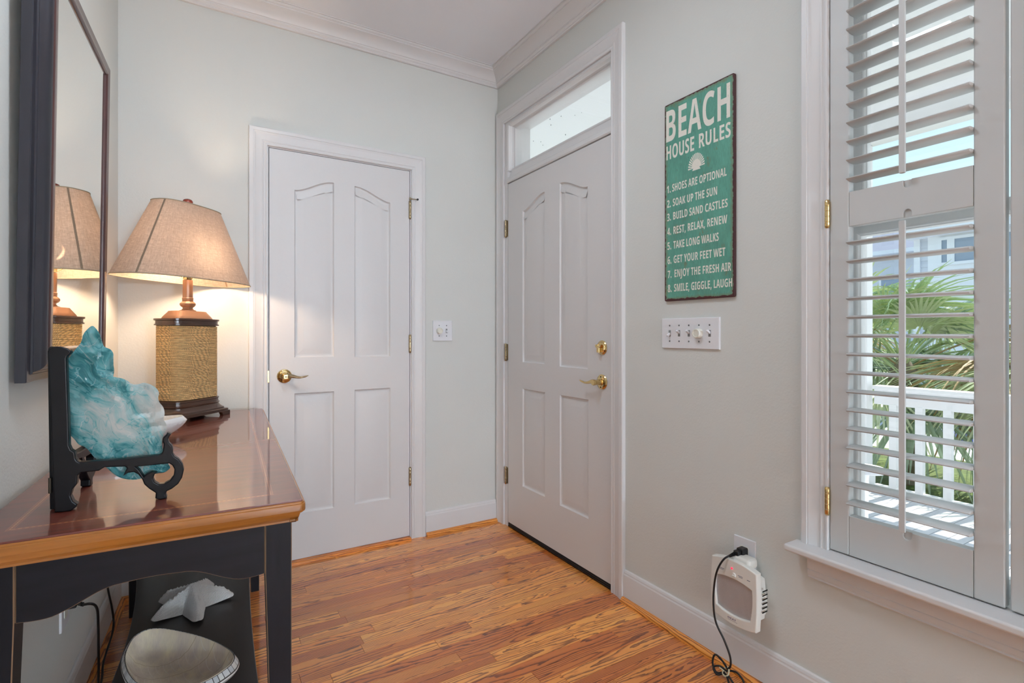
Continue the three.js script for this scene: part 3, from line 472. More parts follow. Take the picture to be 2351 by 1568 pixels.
// ------------------------------------------------------------------ console table (C frame coordinates, moved to its own base)
const TX0 = 0.013, TX1 = 0.561, TZ0 = 0.081, TZ1 = 1.6045, TY = 0.8;
{
  const bxx = 0.287, bzz = 0.843, t = cThing('console_table', 'black console table with a glossy cherry top and honey brown moulded edge', 'table', [bxx, 0, bzz]);
  const L = (g) => tr(g, -bxx, 0, -bzz);
  const topTex = canvasTex(720, 2000, (c, w, h) => {
    const id = c.createImageData(w, h), D = id.data;
    for (let y = 0; y < h; y++) for (let x = 0; x < w; x++) { // grain runs across the width, in a few veneer leaves
      const u = x / w, v = y / h, leaf = Math.floor(v * 5), g = fbm(u * 4, v * 150, 70 + leaf, 4), q = fbm(u * 14, v * 420, 90, 3), f = fbm(u * 2.2, v * 7, 12, 3), m = 0.80 + 0.24 * (g - 0.5) + 0.14 * (q - 0.5) + 0.30 * (f - 0.5), o = (y * w + x) * 4;
      D[o] = 134 * m; D[o + 1] = 46 * m; D[o + 2] = 22 * m; D[o + 3] = 255;
    }
    c.putImageData(id, 0, 0);
    const X = (x) => (x - TX0) / (TX1 - TX0) * w, Y = (z) => (z - TZ0) / (TZ1 - TZ0) * h;
    const ix0 = 0.076, ix1 = 0.498, iz0 = 0.155, iz1 = 1.53; c.strokeStyle = 'rgba(176,104,56,0.38)'; c.lineWidth = 9; c.strokeRect(X(ix0), Y(iz0), X(ix1) - X(ix0), Y(iz1) - Y(iz0));
    c.strokeStyle = 'rgba(206,146,84,0.7)'; c.lineWidth = 3; c.setLineDash([7, 5]); c.strokeRect(X(ix0), Y(iz0), X(ix1) - X(ix0), Y(iz1) - Y(iz0)); c.setLineDash([]);
    c.strokeStyle = 'rgba(196,130,70,0.5)'; c.lineWidth = 1.6; for (const k of [-6, 6]) c.strokeRect(X(ix0) - k, Y(iz0) - k, X(ix1) - X(ix0) + 2 * k, Y(iz1) - Y(iz0) + 2 * k);
  });
  const top = bb(TX0 + 0.006, TX1 - 0.006, 0.779, TY, TZ0 + 0.006, TZ1 - 0.006, 0.0025), p = top.attributes.position, uv = []; for (let i = 0; i < p.count; i++) uv.push((p.getX(i) - TX0) / (TX1 - TX0), 1 - (p.getZ(i) - TZ0) / (TZ1 - TZ0)); top.setAttribute('uv', new THREE.Float32BufferAttribute(uv, 2));
  mesh('top_panel', L(top), phys({ map: topTex, roughness: 0.5, clearcoat: 1, clearcoatRoughness: 0.05 }), t);
  const rr = 0.012, path = []; for (const [cx, cz, a] of [[TX1 - rr, TZ0 + rr, -0.5], [TX1 - rr, TZ1 - rr, 0], [TX0 + rr, TZ1 - rr, 0.5], [TX0 + rr, TZ0 + rr, 1]]) for (let i = 0; i <= 5; i++) { const q = Math.PI * (a + i / 10); path.push([cx + rr * Math.cos(q), cz + rr * Math.sin(q)]); }
  path.reverse();
  mesh('edge_moulding', L(sweep([[-0.03, 0.7785], [-0.0075, 0.7785], [-0.0062, 0.7965], [-0.0042, 0.7968], [-0.0028, 0.7955], [-0.0026, 0.793], [-0.0008, 0.7925], [0, 0.7915], [0, 0.7785], [-0.0012, 0.7762], [-0.0045, 0.7752], [-0.005, 0.7732], [-0.0095, 0.7725], [-0.0105, 0.769], [-0.013, 0.7635], [-0.0175, 0.7585], [-0.0185, 0.7565], [-0.0185, 0.7525], [-0.03, 0.7525]], path, (a, b, c) => [a, c, b], true, 0.28)), honeyMat, t);
  const lx0 = 0.037, lx1 = 0.538, lz0 = 0.16, lz1 = 1.556;
  const leg = (x, z, sx, sz) => { // outer corner at (x, z); the inner faces taper towards the floor; chamfered arrises show the wood
    const secs = [[0.7525, 0.052], [0.64, 0.052], [0.0, 0.034]], c = 0.0016, pos = [[], []];
    const ring = ([y, w]) => { const a = x, b = x - sx * w, e = z, f = z - sz * w; return [[a - sx * c, y, e], [b + sx * c, y, e], [b, y, e - sz * c], [b, y, f + sz * c], [b + sx * c, y, f], [a - sx * c, y, f], [a, y, f + sz * c], [a, y, e - sz * c]]; };
    const R = secs.map(ring);
    for (let k = 0; k < 2; k++) for (let i = 0; i < 8; i++) { const j = (i + 1) % 8, A = R[k][i], B = R[k][j], C = R[k + 1][j], D = R[k + 1][i]; const q = sx * sz > 0 ? [A, C, B, A, D, C] : [A, B, C, A, C, D]; pos[i % 2].push(...q.flat()); }
    for (const [r, f] of [[R[0], 1], [R[2], 0]]) for (let i = 1; i < 7; i++) { const q = (sx * sz > 0) === !!f ? [r[0], r[i], r[i + 1]] : [r[0], r[i + 1], r[i]]; pos[0].push(...q.flat()); }
    const g = new THREE.BufferGeometry(); const all = [...pos[0], ...pos[1]]; g.setAttribute('position', new THREE.Float32BufferAttribute(all, 3)); g.computeVertexNormals(); const n0 = pos[0].length / 3; const u = boxUV(g, 'y'); u.addGroup(0, n0, 0); u.addGroup(n0, pos[1].length / 3, 1); return u;
  };
  for (const [x, z, sx, sz] of [[lx1, lz1, 1, 1], [lx0, lz1, -1, 1], [lx1, lz0, 1, -1], [0.064, lz0, -1, -1]]) { const m = new THREE.Mesh(L(leg(x, z, sx, sz)), [blackMat, wornMat]); m.castShadow = m.receiveShadow = true; m.name = t.children.some((k) => k.name === 'leg') ? `leg_${String(t.children.filter((k) => k.name.startsWith('leg')).length).padStart(3, '0')}` : 'leg'; t.add(m); }
  // shaped end aprons and straight long aprons
  const arch = (x0, x1) => { const pts = [], W2 = x1 - x0, f = (u) => { const d = Math.min(u, 1 - u); return 0.640 - 0.0028 * Math.sin(Math.PI * clamp(d / 0.16)) * (d < 0.16 ? 1 : 0) + 0.034 * sstep(0.11, 0.36, d) + 0.004 * sstep(0.3, 0.5, d); }; for (let i = 0; i <= 48; i++) pts.push([x0 + W2 * i / 48, f(i / 48)]); pts.push([x1, 0.7525], [x0, 0.7525]); return pts; };
  const apron = (g, grain) => { const grp = g.groups.map((q) => ({ ...q })); const u = boxUV(g, grain); u.clearGroups(); grp.forEach((q) => u.addGroup(q.start, q.count, q.materialIndex)); return u; };
  for (const z of [lz1 - 0.0045 - 0.02, lz0 + 0.0045]) { const m = mesh('apron', L(apron(tr(extrude(arch(z < 0.5 ? 0.1165 : lx0 + 0.0525, lx1 - 0.0525), 0.0176, { bevel: 0.0012, seg: 1 }), 0, 0, z + 0.0012), 'x')), [blackMat, wornMat], t); void m; }
  for (const x of [lx0 + 0.0285, lx1 - 0.0245]) mesh('apron', L(boxUV(bb(x, x + 0.02, 0.641, 0.7525, lz0 + 0.0525, lz1 - 0.0525, 0.001), 'z')), blackMat, t);
  for (const x of [lx0 + 0.0517, lx1 - 0.0525]) mesh('joint_bead', L(bb(x, x + 0.0008, 0.6415, 0.7525, lz1 - 0.009, lz1 - 0.003)), wornMat, t);
  // lower shelf with hollowed long sides
  const side = (l) => { const p = []; for (let i = 0; i <= 30; i++) { const u = i / 30, z = lerp(lz0 + 0.008, lz1 - 0.008, u), d = Math.pow(Math.sin(Math.PI * clamp((u - 0.02) / 0.96)), 0.9); p.push([l ? 0.088 + 0.054 * d : 0.5 - 0.0155 * d, z]); } return p; };
  const sp = [...side(true), ...side(false).reverse()].map(([x, z]) => [x, -z]);
  mesh('shelf', L(boxUV(tr(extrude(sp, 0.0185, { bevel: 0.0022, seg: 2 }).rotateX(-Math.PI / 2), 0, 0.1815 - 0.0022 + 0.0022, 0), 'z')), shelfMat, t);
  for (const z of [lz0 + 0.014, lz1 - 0.034]) mesh('shelf_rail', L(boxUV(bb(lx0 + 0.043, lx1 - 0.043, 0.152, 0.1785, z, z + 0.02, 0.001), 'x')), blackMat, t);
}
// ------------------------------------------------------------------ wall mirror, leaning slightly forward
{
  const t = thing('wall_mirror', 'large mirror in a wide dark moulded frame above the console table', 'mirror', cW(0.004, 1.041, 0.913), TC);
  t.rotation.order = 'YXZ'; t.rotation.x = 0.014;
  const hw = 0.351, h = 1.035, outerMat = phys({ map: woodTex([44, 43, 54], 31, 0.35, 256, 256, 3, 40), roughness: 0.34, clearcoat: 0.5, clearcoatRoughness: 0.18 }), innerMat = phys({ map: woodTex([86, 52, 50], 33, 0.35, 256, 256, 3, 40), roughness: 0.32, clearcoat: 0.5, clearcoatRoughness: 0.18 });
  const prof = [[0, 0.006], [0, 0.024], [-0.002, 0.026], [-0.017, 0.0275], [-0.0195, 0.031], [-0.022, 0.031], [-0.024, 0.0335], [-0.027, 0.041], [-0.032, 0.0465], [-0.039, 0.050], [-0.044, 0.051], [-0.044, 0.006]];
  const prof2 = [[-0.0441, 0.006], [-0.0441, 0.051], [-0.047, 0.0535], [-0.051, 0.0545], [-0.056, 0.054], [-0.060, 0.0525], [-0.070, 0.0525], [-0.073, 0.051], [-0.076, 0.0475], [-0.0765, 0.045], [-0.0765, 0.006]];
  const path = [[-hw, 0], [hw, 0], [hw, h], [-hw, h]].reverse();
  mesh('outer_frame', sweep(prof, path, (p, q, b) => [p, q, b], true, 0.4), outerMat, t);
  mesh('inner_frame', sweep(prof2, path, (p, q, b) => [p, q, b], true, 0.4), innerMat, t);
  mesh('mirror_glass', bb(-hw + 0.074, hw - 0.074, 0.074, h - 0.074, 0.042, 0.0455), std({ color: 0xf4f5f3, metalness: 1, roughness: 0.015 }), t);
  mesh('backing', bb(-hw + 0.01, hw - 0.01, 0.01, h - 0.01, 0.004, 0.0205), std({ color: 0x6b5a48, roughness: 0.9 }), t);
}
// ------------------------------------------------------------------ table lamp
{
  const t = cThing('table_lamp', 'lit table lamp with a rope wrapped body and an oval linen shade', 'lamp', [0.27, TY, 0.255], 0.864);
  const dark = phys({ map: woodTex([84, 54, 38], 41, 0.6, 256, 256, 3, 24), roughness: 0.34, clearcoat: 0.5, clearcoatRoughness: 0.2 }), brown = phys({ color: 0x9e7558, roughness: 0.32, metalness: 0.25, clearcoat: 0.4 });
  const S = (y, a, b, n = 4) => ({ y: y - TY, a, b, n });
  // plinth on four bracket feet
  const foot = (sx, sz) => { const g = extrude([[0, 0], [0.04, 0], [0.046, 0.012], [0.058, 0.016], [0.058, 0.018], [0, 0.018]], 0.015, { bevel: 0.001 }); const a = g.clone().translate(0, 0, -0.015), b = g.clone().rotateY(-Math.PI / 2).translate(0.015, 0, 0); void b; const m = merge([a, g.clone().scale(0.75, 1, 1).rotateY(Math.PI / 2).translate(0, 0, 0)]); m.scale(-sx, 1, sz); return tr(fixWinding(m), sx * 0.139, 0, sz * 0.082); };
  for (const [sx, sz] of [[1, 1], [1, -1], [-1, 1], [-1, -1]]) mesh('foot', foot(sx, sz), dark, t);
  mesh('plinth', [loft([S(0.816, 0.1395, 0.0825, 14), S(0.827, 0.1395, 0.0825, 14), S(0.8285, 0.137, 0.080, 14)], 96), loft([S(0.827, 0.132, 0.078, 7), S(0.836, 0.130, 0.077, 7), S(0.838, 0.127, 0.075, 6), S(0.845, 0.121, 0.071, 5), S(0.854, 0.117, 0.068, 4.5), S(0.856, 0.119, 0.07, 4.5), S(0.861, 0.12, 0.071, 4.5), S(0.863, 0.117, 0.068, 4.5), S(0.874, 0.1155, 0.067, 4.5), S(0.876, 0.118, 0.069, 4.5), S(0.8805, 0.118, 0.069, 4.5), S(0.882, 0.114, 0.065, 4.5)], 96)].map((g) => boxUV(g)), dark, t);
  mesh('upper_collar', boxUV(loft([S(1.182, 0.114, 0.065, 4.5), S(1.182, 0.118, 0.069, 4.5), S(1.187, 0.118, 0.069, 4.5), S(1.1885, 0.1145, 0.0655, 4.5), S(1.2, 0.1145, 0.0655, 4.5), S(1.202, 0.119, 0.070, 4.5), S(1.2085, 0.119, 0.070, 4.5), S(1.2095, 0.1, 0.055, 4.5)], 96)), dark, t);
  mesh('upper_cap', boxUV(loft([S(1.2085, 0.094, 0.05, 5), S(1.211, 0.0945, 0.0505, 5), S(1.2145, 0.093, 0.049, 5), S(1.222, 0.0875, 0.0445, 5), S(1.236, 0.0755, 0.036, 5), S(1.24, 0.073, 0.034, 5), S(1.2415, 0.06, 0.028, 5)], 96)), brown, t);
  // rope: close turns around the body
  const core = { a: 0.1085, b: 0.0595, n: 4.5 }, turns = 46, pitch = 0.3 / turns, pts = []; for (let k = 0; k < turns; k++) { const N = 56; for (let i = 0; i < N; i++) { const q = i / N * Math.PI * 2, c = Math.cos(q), s = Math.sin(q), e = 2 / core.n; pts.push([(core.a + 0.0016) * Math.sign(c) * Math.abs(c) ** e, 0.882 - TY + (k + i / N + 0.5) * pitch * 0.985, (core.b + 0.0016) * Math.sign(s) * Math.abs(s) ** e]); } }
  const rope = new THREE.TubeGeometry(new THREE.CatmullRomCurve3(pts.map((p) => new THREE.Vector3(...p))), turns * 56, pitch * 0.51, 8); rope.computeVertexNormals();
  const ropeTex = dataTex(512, 64, (i, j) => { const u = (i / 512 * 24 + j / 64) % 1, twist = Math.sin(Math.PI * u) ** 0.6, big = fbm(i / 64, j / 16, 4, 2, 8, 4), n = fbm(i / 3, j / 3, 8, 2, 170, 21), m = 0.66 + 0.3 * twist + 0.34 * (n - 0.5) + 0.35 * (big - 0.5); return [262 * m, 214 * m, 146 * m]; });
  mesh('rope_wrap', rope, std({ map: rep(ropeTex, turns * 3.5, 1), roughness: 0.85, bumpMap: rep(ropeTex, turns * 3.5, 1), bumpScale: 0.0006 }), t);
  mesh('body_core', loft([S(0.88, core.a, core.b, core.n), S(1.184, core.a, core.b, core.n)], 64), std({ color: 0x5a4228, roughness: 0.9 }), t);
  mesh('neck', tr(lathe([[0.03, 0.0], [0.03, 0.003], [0.022, 0.006], [0.018, 0.011], [0.019, 0.016], [0.024, 0.019], [0.0285, 0.025], [0.0285, 0.032], [0.024, 0.037], [0.02, 0.04], [0.0195, 0.044], [0.0205, 0.0455], [0.0195, 0.048], [0.0205, 0.0505], [0.0205, 0.054], [0.0185, 0.056], [0.018, 0.12], [0.0175, 0.128], [0.01, 0.13], [0, 0.13]], 40), 0, 1.241 - TY, 0), brown, t);
  const sock = mesh('socket', tr(lathe([[0, 0], [0.015, 0], [0.017, 0.004], [0.017, 0.03], [0.013, 0.04], [0, 0.04]], 30), 0, 1.371 - TY, 0), brass, t); void sock;
  const bulbY = 1.452 - TY;
  const bulb = mesh('bulb', tr(lathe([[0, -0.045], [0.012, -0.044], [0.013, -0.03], [0.02, -0.018], [0.029, 0.0], [0.03, 0.012], [0.025, 0.026], [0.013, 0.035], [0, 0.037]], 30), 0, bulbY, 0), std({ color: 0xfff2dd, emissive: 0xffd9a0, emissiveIntensity: 6, roughness: 0.4 }), t); bulb.castShadow = false;
  const pl = new THREE.PointLight(new THREE.Color(1.0, 0.75, 0.53), LAMP_POWER); pl.position.set(0, bulbY, 0); pl.castShadow = true; pl.shadow.radius = 1.8; t.add(pl);
  // harp, finial
  mesh('harp', tube([[0, 1.375 - TY, -0.016], [0, 1.40 - TY, -0.045], [0, 1.50 - TY, -0.062], [0, 1.62 - TY, -0.04], [0, 1.667 - TY, 0], [0, 1.62 - TY, 0.04], [0, 1.50 - TY, 0.062], [0, 1.40 - TY, 0.045], [0, 1.375 - TY, 0.016]], 0.0018, 60, 6), brass, t);
  mesh('finial', tr(lathe([[0, 0], [0.009, 0.001], [0.008, 0.006], [0.007, 0.009], [0.015, 0.014], [0.0185, 0.021], [0.0185, 0.027], [0.015, 0.034], [0.008, 0.038], [0, 0.039]], 32), 0, 1.6655 - TY, 0), phys({ color: 0x7c2f1a, roughness: 0.22, clearcoat: 0.7 }), t);
  // oval shade: thin linen, open above and below
  const linen = dataTex(512, 512, (i, j) => { const a = 0.5 + 0.5 * Math.sin(i * Math.PI / 4 + 2 * fbm(i / 20, j / 90, 3, 2)), b = 0.5 + 0.5 * Math.sin(j * Math.PI / 4 + 2 * fbm(i / 90, j / 20, 7, 2)), sl = fbm(i / 3, j / 60, 12, 2, 170, 8), sw = fbm(i / 60, j / 3, 17, 2, 8, 170), m = 0.70 + 0.11 * a + 0.11 * b + 0.26 * (sl - 0.5) + 0.26 * (sw - 0.5); return [236 * m, 207 * m, 184 * m]; });
  const sy0 = 1.366 - TY, sy1 = 1.668 - TY, A0 = 0.302, B0 = 0.13, A1 = 0.147, B1 = 0.07, sn = 2.7;
  const shadeSecs = Array.from({ length: 13 }, (_, i) => { const u = i / 12; return { y: lerp(sy0, sy1, u), a: lerp(A0, A1, u), b: lerp(B0, B1, u), n: sn }; });
  const shade = group('lamp_shade', t);
  mesh('linen', loft(shadeSecs, 120, { capTop: false, capBottom: false, crease: 1.2 }), phys({ map: rep(linen, 9, 9), color: 0xffffff, roughness: 0.95, transmission: 0.14, thickness: 0, side: THREE.DoubleSide }), shade);
  const hoop = (y, a, b, r) => { const p = []; for (let i = 0; i < 72; i++) { const q = i / 72 * 2 * Math.PI, c = Math.cos(q), s = Math.sin(q), e = 2 / sn; p.push([a * Math.sign(c) * Math.abs(c) ** e, y, b * Math.sign(s) * Math.abs(s) ** e]); } return tube(p, r, 200, 6, true); };
  const trimL = std({ color: 0xa99a82, roughness: 0.95 });
  mesh('rim_band', hoop(sy0, A0, B0, 0.0022), trimL, shade); mesh('rim_band', hoop(sy1, A1, B1, 0.0022), trimL, shade);
  // overlapping seams at the two ends
  const seam = (sgn) => { const pos = [], uv = []; const P = (q, u, o) => { const c = Math.cos(q), s = Math.sin(q), e = 2 / sn, a = lerp(A0, A1, u) + o, b = lerp(B0, B1, u) + o; return [a * Math.sign(c) * Math.abs(c) ** e, lerp(sy0, sy1, u), b * Math.sign(s) * Math.abs(s) ** e]; }; const q0 = sgn > 0 ? Math.PI * 0.885 : -Math.PI * 0.115, N = 12; for (let i = 0; i < N; i++) { const u0 = i / N, u1 = (i + 1) / N, d = (u) => lerp(0.045, 0.075, u) / 2; for (const o of [0.0009, -0.0009]) { const A = P(q0 - d(u0), u0, o), B = P(q0 + d(u0), u0, o), C = P(q0 + d(u1), u1, o), D = P(q0 - d(u1), u1, o); const f = o > 0 ? [A, C, B, A, D, C] : [A, B, C, A, C, D]; f.forEach((p) => pos.push(...p)); uv.push(...(o > 0 ? [0, u0, 1, u1, 1, u0, 0, u0, 0, u1, 1, u1] : [0, u0, 1, u0, 1, u1, 0, u0, 1, u1, 0, u1])); } } const g = new THREE.BufferGeometry(); g.setAttribute('position', new THREE.Float32BufferAttribute(pos, 3)); g.setAttribute('uv', new THREE.Float32BufferAttribute(uv, 2)); g.computeVertexNormals(); return g; };
  for (const s of [1, -1]) mesh('seam', seam(s), std({ map: rep(linen, 0.5, 6), color: 0xc9c4b8, roughness: 0.95 }), shade);
  mesh('spider', [tube([[-A1 * 0.96, sy1 - 0.004, 0], [0, 1.664 - TY, 0], [A1 * 0.96, sy1 - 0.004, 0]], 0.0016, 20, 6), tube([[0, sy1 - 0.004, -B1 * 0.96], [0, 1.664 - TY, 0], [0, sy1 - 0.004, B1 * 0.96]], 0.0016, 20, 6)], brass, shade);
}

// ------------------------------------------------------------------ plate stand with the sea glass plate
const POST = [[0.1104, 1.1161], [0.1135, 1.1214], [0.1166, 1.1241], [0.1239, 1.125], [0.1312, 1.1244], [0.1396, 1.121], [0.1449, 1.1169], [0.1464, 1.1133], [0.1439, 1.1095], [0.1401, 1.1058], [0.1388, 1.1006], [0.1396, 1.0692], [0.1418, 0.9872], [0.143, 0.9297], [0.146, 0.9212], [0.1513, 0.9165], [0.1524, 0.9109], [0.1528, 0.9039], [0.1552, 0.8987], [0.1593, 0.8955], [0.1675, 0.8951], [0.2255, 0.8933], [0.2891, 0.8947], [0.294, 0.8971], [0.2959, 0.9021], [0.2979, 0.9166], [0.2959, 0.9241], [0.2969, 0.9313], [0.3025, 0.9367], [0.3038, 0.9415], [0.3107, 0.9365], [0.3075, 0.9318], [0.3055, 0.9261], [0.307, 0.9192], [0.3124, 0.9121], [0.3141, 0.9031], [0.3136, 0.8958], [0.3166, 0.8892], [0.3248, 0.8818], [0.3311, 0.87], [0.3336, 0.8578], [0.3306, 0.8418], [0.3236, 0.8294], [0.3124, 0.8206], [0.3033, 0.8167], [0.3013, 0.8111], [0.3033, 0.8034], [0.2989, 0.801], [0.2903, 0.801], [0.2831, 0.8044], [0.2838, 0.816], [0.2723, 0.8264], [0.2639, 0.8368], [0.2604, 0.8483], [0.2538, 0.859], [0.2463, 0.8645], [0.237, 0.8643], [0.2282, 0.8589], [0.2319, 0.8678], [0.2347, 0.874], [0.2319, 0.8778], [0.1983, 0.8805], [0.1894, 0.8746], [0.161, 0.8741], [0.1558, 0.8692], [0.1546, 0.8529], [0.1477, 0.8429], [0.1452, 0.831], [0.149, 0.8194], [0.1556, 0.8129], [0.1537, 0.8072], [0.1449, 0.8012], [0.1312, 0.801], [0.1204, 0.8025]];
const HOLE = [[0.2491, 0.8751], [0.2557, 0.8676], [0.2632, 0.8522], [0.2675, 0.858], [0.2771, 0.8612], [0.2855, 0.8578], [0.2819, 0.8553], [0.2792, 0.8472], [0.2819, 0.839], [0.2891, 0.8336], [0.2989, 0.8334], [0.3087, 0.8389], [0.3156, 0.8491], [0.3166, 0.8614], [0.3131, 0.8701], [0.3075, 0.875]];
{
  const easelMat = phys({ color: 0x0b0b0f, roughness: 0.36, specularIntensity: 0.55 });
  const t = cThing('plate_stand', 'black wooden folding plate stand with scrolled feet holding the sea glass plate', 'plate stand', [0.118, TY, 1.44]);
  const orientCCW = (p) => (THREE.ShapeUtils.isClockWise(p.map((q) => new THREE.Vector2(...q))) ? [...p].reverse() : p);
  const frame = () => extrude(orientCCW(POST).map(([x, y]) => [x - 0.118, y - TY - 0.001]), 0.0135, { bevel: 0.0024, seg: 3, holes: [orientCCW(HOLE).reverse().map(([x, y]) => [x - 0.118, y - TY - 0.001])] });
  mesh('side_frame', boxUV(tr(frame(), 0, 0, 0.0015)), easelMat, t);
  mesh('side_frame', boxUV(tr(frame(), 0, 0, -0.0075).rotateY(Math.PI / 2 * 0.94).translate(-0.001, 0, -0.006)), easelMat, t);
  for (const y of [0.05, 0.27]) mesh('hinge', tr(cyl(0.0028, 0.0028, 0.03, 10), -0.0085, y, -0.004), std({ color: 0x4a4238, metalness: 0.8, roughness: 0.4 }), t);
  // glass plate: a thick, rippled, ragged leaf of glass
  const PL = [[0.1179, 1.0752], [0.1259, 1.092], [0.1339, 1.102], [0.142, 1.1145], [0.1519, 1.1356], [0.1608, 1.1582], [0.1686, 1.1654], [0.1765, 1.1597], [0.1822, 1.1511], [0.1845, 1.1368], [0.1902, 1.1224], [0.1994, 1.1165], [0.2063, 1.1063], [0.2068, 1.0947], [0.2005, 1.0804], [0.1971, 1.0704], [0.1994, 1.0631], [0.211, 1.0583], [0.2227, 1.0555], [0.231, 1.0501], [0.2381, 1.0431], [0.2489, 1.0414], [0.2586, 1.0445], [0.2684, 1.0425], [0.2795, 1.0346], [0.2869, 1.0222], [0.2857, 1.0118], [0.2877, 1.0011], [0.2932, 0.9902], [0.2969, 0.9764], [0.2952, 0.9645], [0.2994, 0.9521], [0.2994, 0.94], [0.2932, 0.9271], [0.2919, 0.9106], [0.2937, 0.8954], [0.2994, 0.8767], [0.3045, 0.864], [0.3053, 0.8548], [0.2932, 0.8488], [0.2708, 0.8457], [0.2562, 0.8417], [0.2393, 0.8411], [0.2157, 0.8501], [0.2017, 0.8649], [0.1925, 0.8747], [0.1765, 0.891], [0.163, 0.9125], [0.1519, 0.9221], [0.1387, 0.9375], [0.1279, 0.9554], [0.118, 0.98], [0.112, 1.02], [0.113, 1.05]].reverse();
  const curve = new THREE.CatmullRomCurve3(PL.map(([x, y]) => new THREE.Vector3(x, y, 0)), true), N = 220, O = curve.getPoints(N).slice(0, N), C = [0.205, 0.965];
  const zOf = (x, y) => { const d = Math.hypot(x - C[0], (y - C[1]) * 0.8); return 1.418 + 0.022 * (0.11 - d) / 0.11 * 0.6 - 0.0 + 0.28 * (x - 0.24) * 0.3 + 0.0065 * Math.sin((x * 0.8 + y * 1.1) * 95 + 2.2 * Math.sin(x * 61 + 1.7 * Math.sin(y * 37)) + 1.6 * Math.sin(y * 53 - x * 29)) * sstep(0.02, 0.1, d); };
  const K = 30, ring = (k, side) => O.map((p) => { const s = Math.sqrt(k / K) * (side ? 1 : 1), x = C[0] + (p.x - C[0]) * s, y = C[1] + (p.y - C[1]) * s, e = k === K ? 0 : 0.0024 * Math.min(1, (K - k) / 2); return [x, y, zOf(x, y) + side * e]; });
  const pos = [], uv = [], UV = (p) => [(p[0] - 0.1) / 0.22, (p[1] - 0.83) / 0.34];
  for (const side of [1, -1]) for (let k = 0; k < K; k++) { const a = ring(k, side), b = ring(k + 1, side); for (let i = 0; i < N; i++) { const j = (i + 1) % N, q = side > 0 ? [a[i], b[i], b[j], a[i], b[j], a[j]] : [a[i], b[j], b[i], a[i], a[j], b[j]]; q.forEach((p) => { pos.push(...p); uv.push(...UV(p)); }); } }
  const ramp = [[0.30, 52, 146, 153], [0.40, 98, 182, 188], [0.49, 138, 202, 206], [0.58, 172, 212, 213], [0.68, 200, 218, 217], [0.80, 226, 228, 224]];
  const glassTex = dataTex(1024, 1400, (i, j) => { // swirled frit: turquoise and milk, fine streaks along the flow, black specks
    const u = i / 1024, v = j / 1400, wx = fbm(u * 3, v * 3, 11, 3) - 0.5, wy = fbm(u * 3 + 9, v * 3, 13, 3) - 0.5;
    const p = (u * 0.75 + v * 1.05) + 0.5 * wx, q = (v * 0.8 - u * 0.9) + 0.5 * wy;
    let t = 0.5 + 0.62 * (fbm(p * 7, q * 3.2, 21, 4) - 0.47) + 0.30 * (fbm(p * 34 + 3 * wy, q * 8, 41, 3) - 0.45) + 0.16 * (fbm(p * 120, q * 26, 47, 2) - 0.4);
    t += 0.15 * Math.exp(-(((v - 0.36) / 0.2) ** 2)) * sstep(0.0, 0.3, u) + 0.14 * sstep(0.55, 1, u) * sstep(0.15, 0.5, v) - 0.12 * sstep(0.6, 0.9, v) - 0.10 * sstep(0.25, 0.05, v);
    const vein = Math.abs(fbm(p * 13, q * 9, 31, 3) - 0.45); t += 0.22 * (1 - sstep(0, 0.022, vein)); const dk = Math.abs(fbm(p * 11 + 5, q * 7, 35, 3) - 0.45); t -= 0.13 * (1 - sstep(0, 0.03, dk));
    let k = 0; while (k < ramp.length - 2 && t > ramp[k + 1][0]) k++; const f = clamp((t - ramp[k][0]) / (ramp[k + 1][0] - ramp[k][0])); let c = [1, 2, 3].map((n) => lerp(ramp[k][n], ramp[k + 1][n], f));
    if (fbm(u * 150, v * 190, 61, 2) > 0.66 && fbm(u * 5, v * 5, 71, 2) + 0.35 * Math.exp(-(((v - 0.34) / 0.14) ** 2)) > 0.62) c = c.map((x) => x * 0.5);
    return c;
  }, true, false);
  const g = rawGeo(pos, uv, 1.0);
  const P = cThing('glass_plate', 'ragged sea glass plate marbled in turquoise and milky white, propped on the black stand', 'plate', [0.2, 0.8405, 1.41]);
  mesh('rippled_glass', tr(g, -0.2, -0.8405, -1.41), phys({ map: glassTex, roughness: 0.75, transmission: 0.45, thickness: 0, clearcoat: 1, clearcoatRoughness: 0.06, ior: 1.5 }), P);
}
// ------------------------------------------------------------------ shell bowls (egg-shaped), built around their own centre, pointed end towards +x
function eggCurve(pts, n) { const c = new THREE.CatmullRomCurve3(pts.map(([x, z]) => new THREE.Vector3(x, 0, z)), true); return c.getSpacedPoints(n).slice(0, n).map((p) => [p.x, p.z]); }
function bowlGeo(O, secs, capA = true, capB = true) { // secs [scale, y]; outline O scaled about the origin
  const n = O.length, pos = [], uv = []; const R = secs.map(([s, y, dx = 0]) => O.map(([x, z]) => [x * s + dx, y, z * s]));
  for (let k = 0; k + 1 < R.length; k++) for (let i = 0; i < n; i++) { const j = (i + 1) % n; for (const p of [R[k][i], R[k + 1][i], R[k + 1][j], R[k][i], R[k + 1][j], R[k][j]]) { pos.push(...p); uv.push(p[0] / 0.36 + 0.5, p[2] / 0.36 + 0.5); } }
  for (const [r, f] of [[R[0], 0], [R.at(-1), 1]]) { if (!(f ? capB : capA)) continue; const y = r[0][1]; for (let i = 0; i < n; i++) { const j = (i + 1) % n, q = f ? [r[i], [0, y, 0], r[j]] : [r[i], r[j], [0, y, 0]]; for (const p of q) { pos.push(...p); uv.push(p[0] / 0.36 + 0.5, p[2] / 0.36 + 0.5); } } }
  return rawGeo(pos, uv, 0.6);
}
const pearl = phys({ color: 0xf1efec, roughness: 0.25, clearcoat: 0.8, clearcoatRoughness: 0.08 });
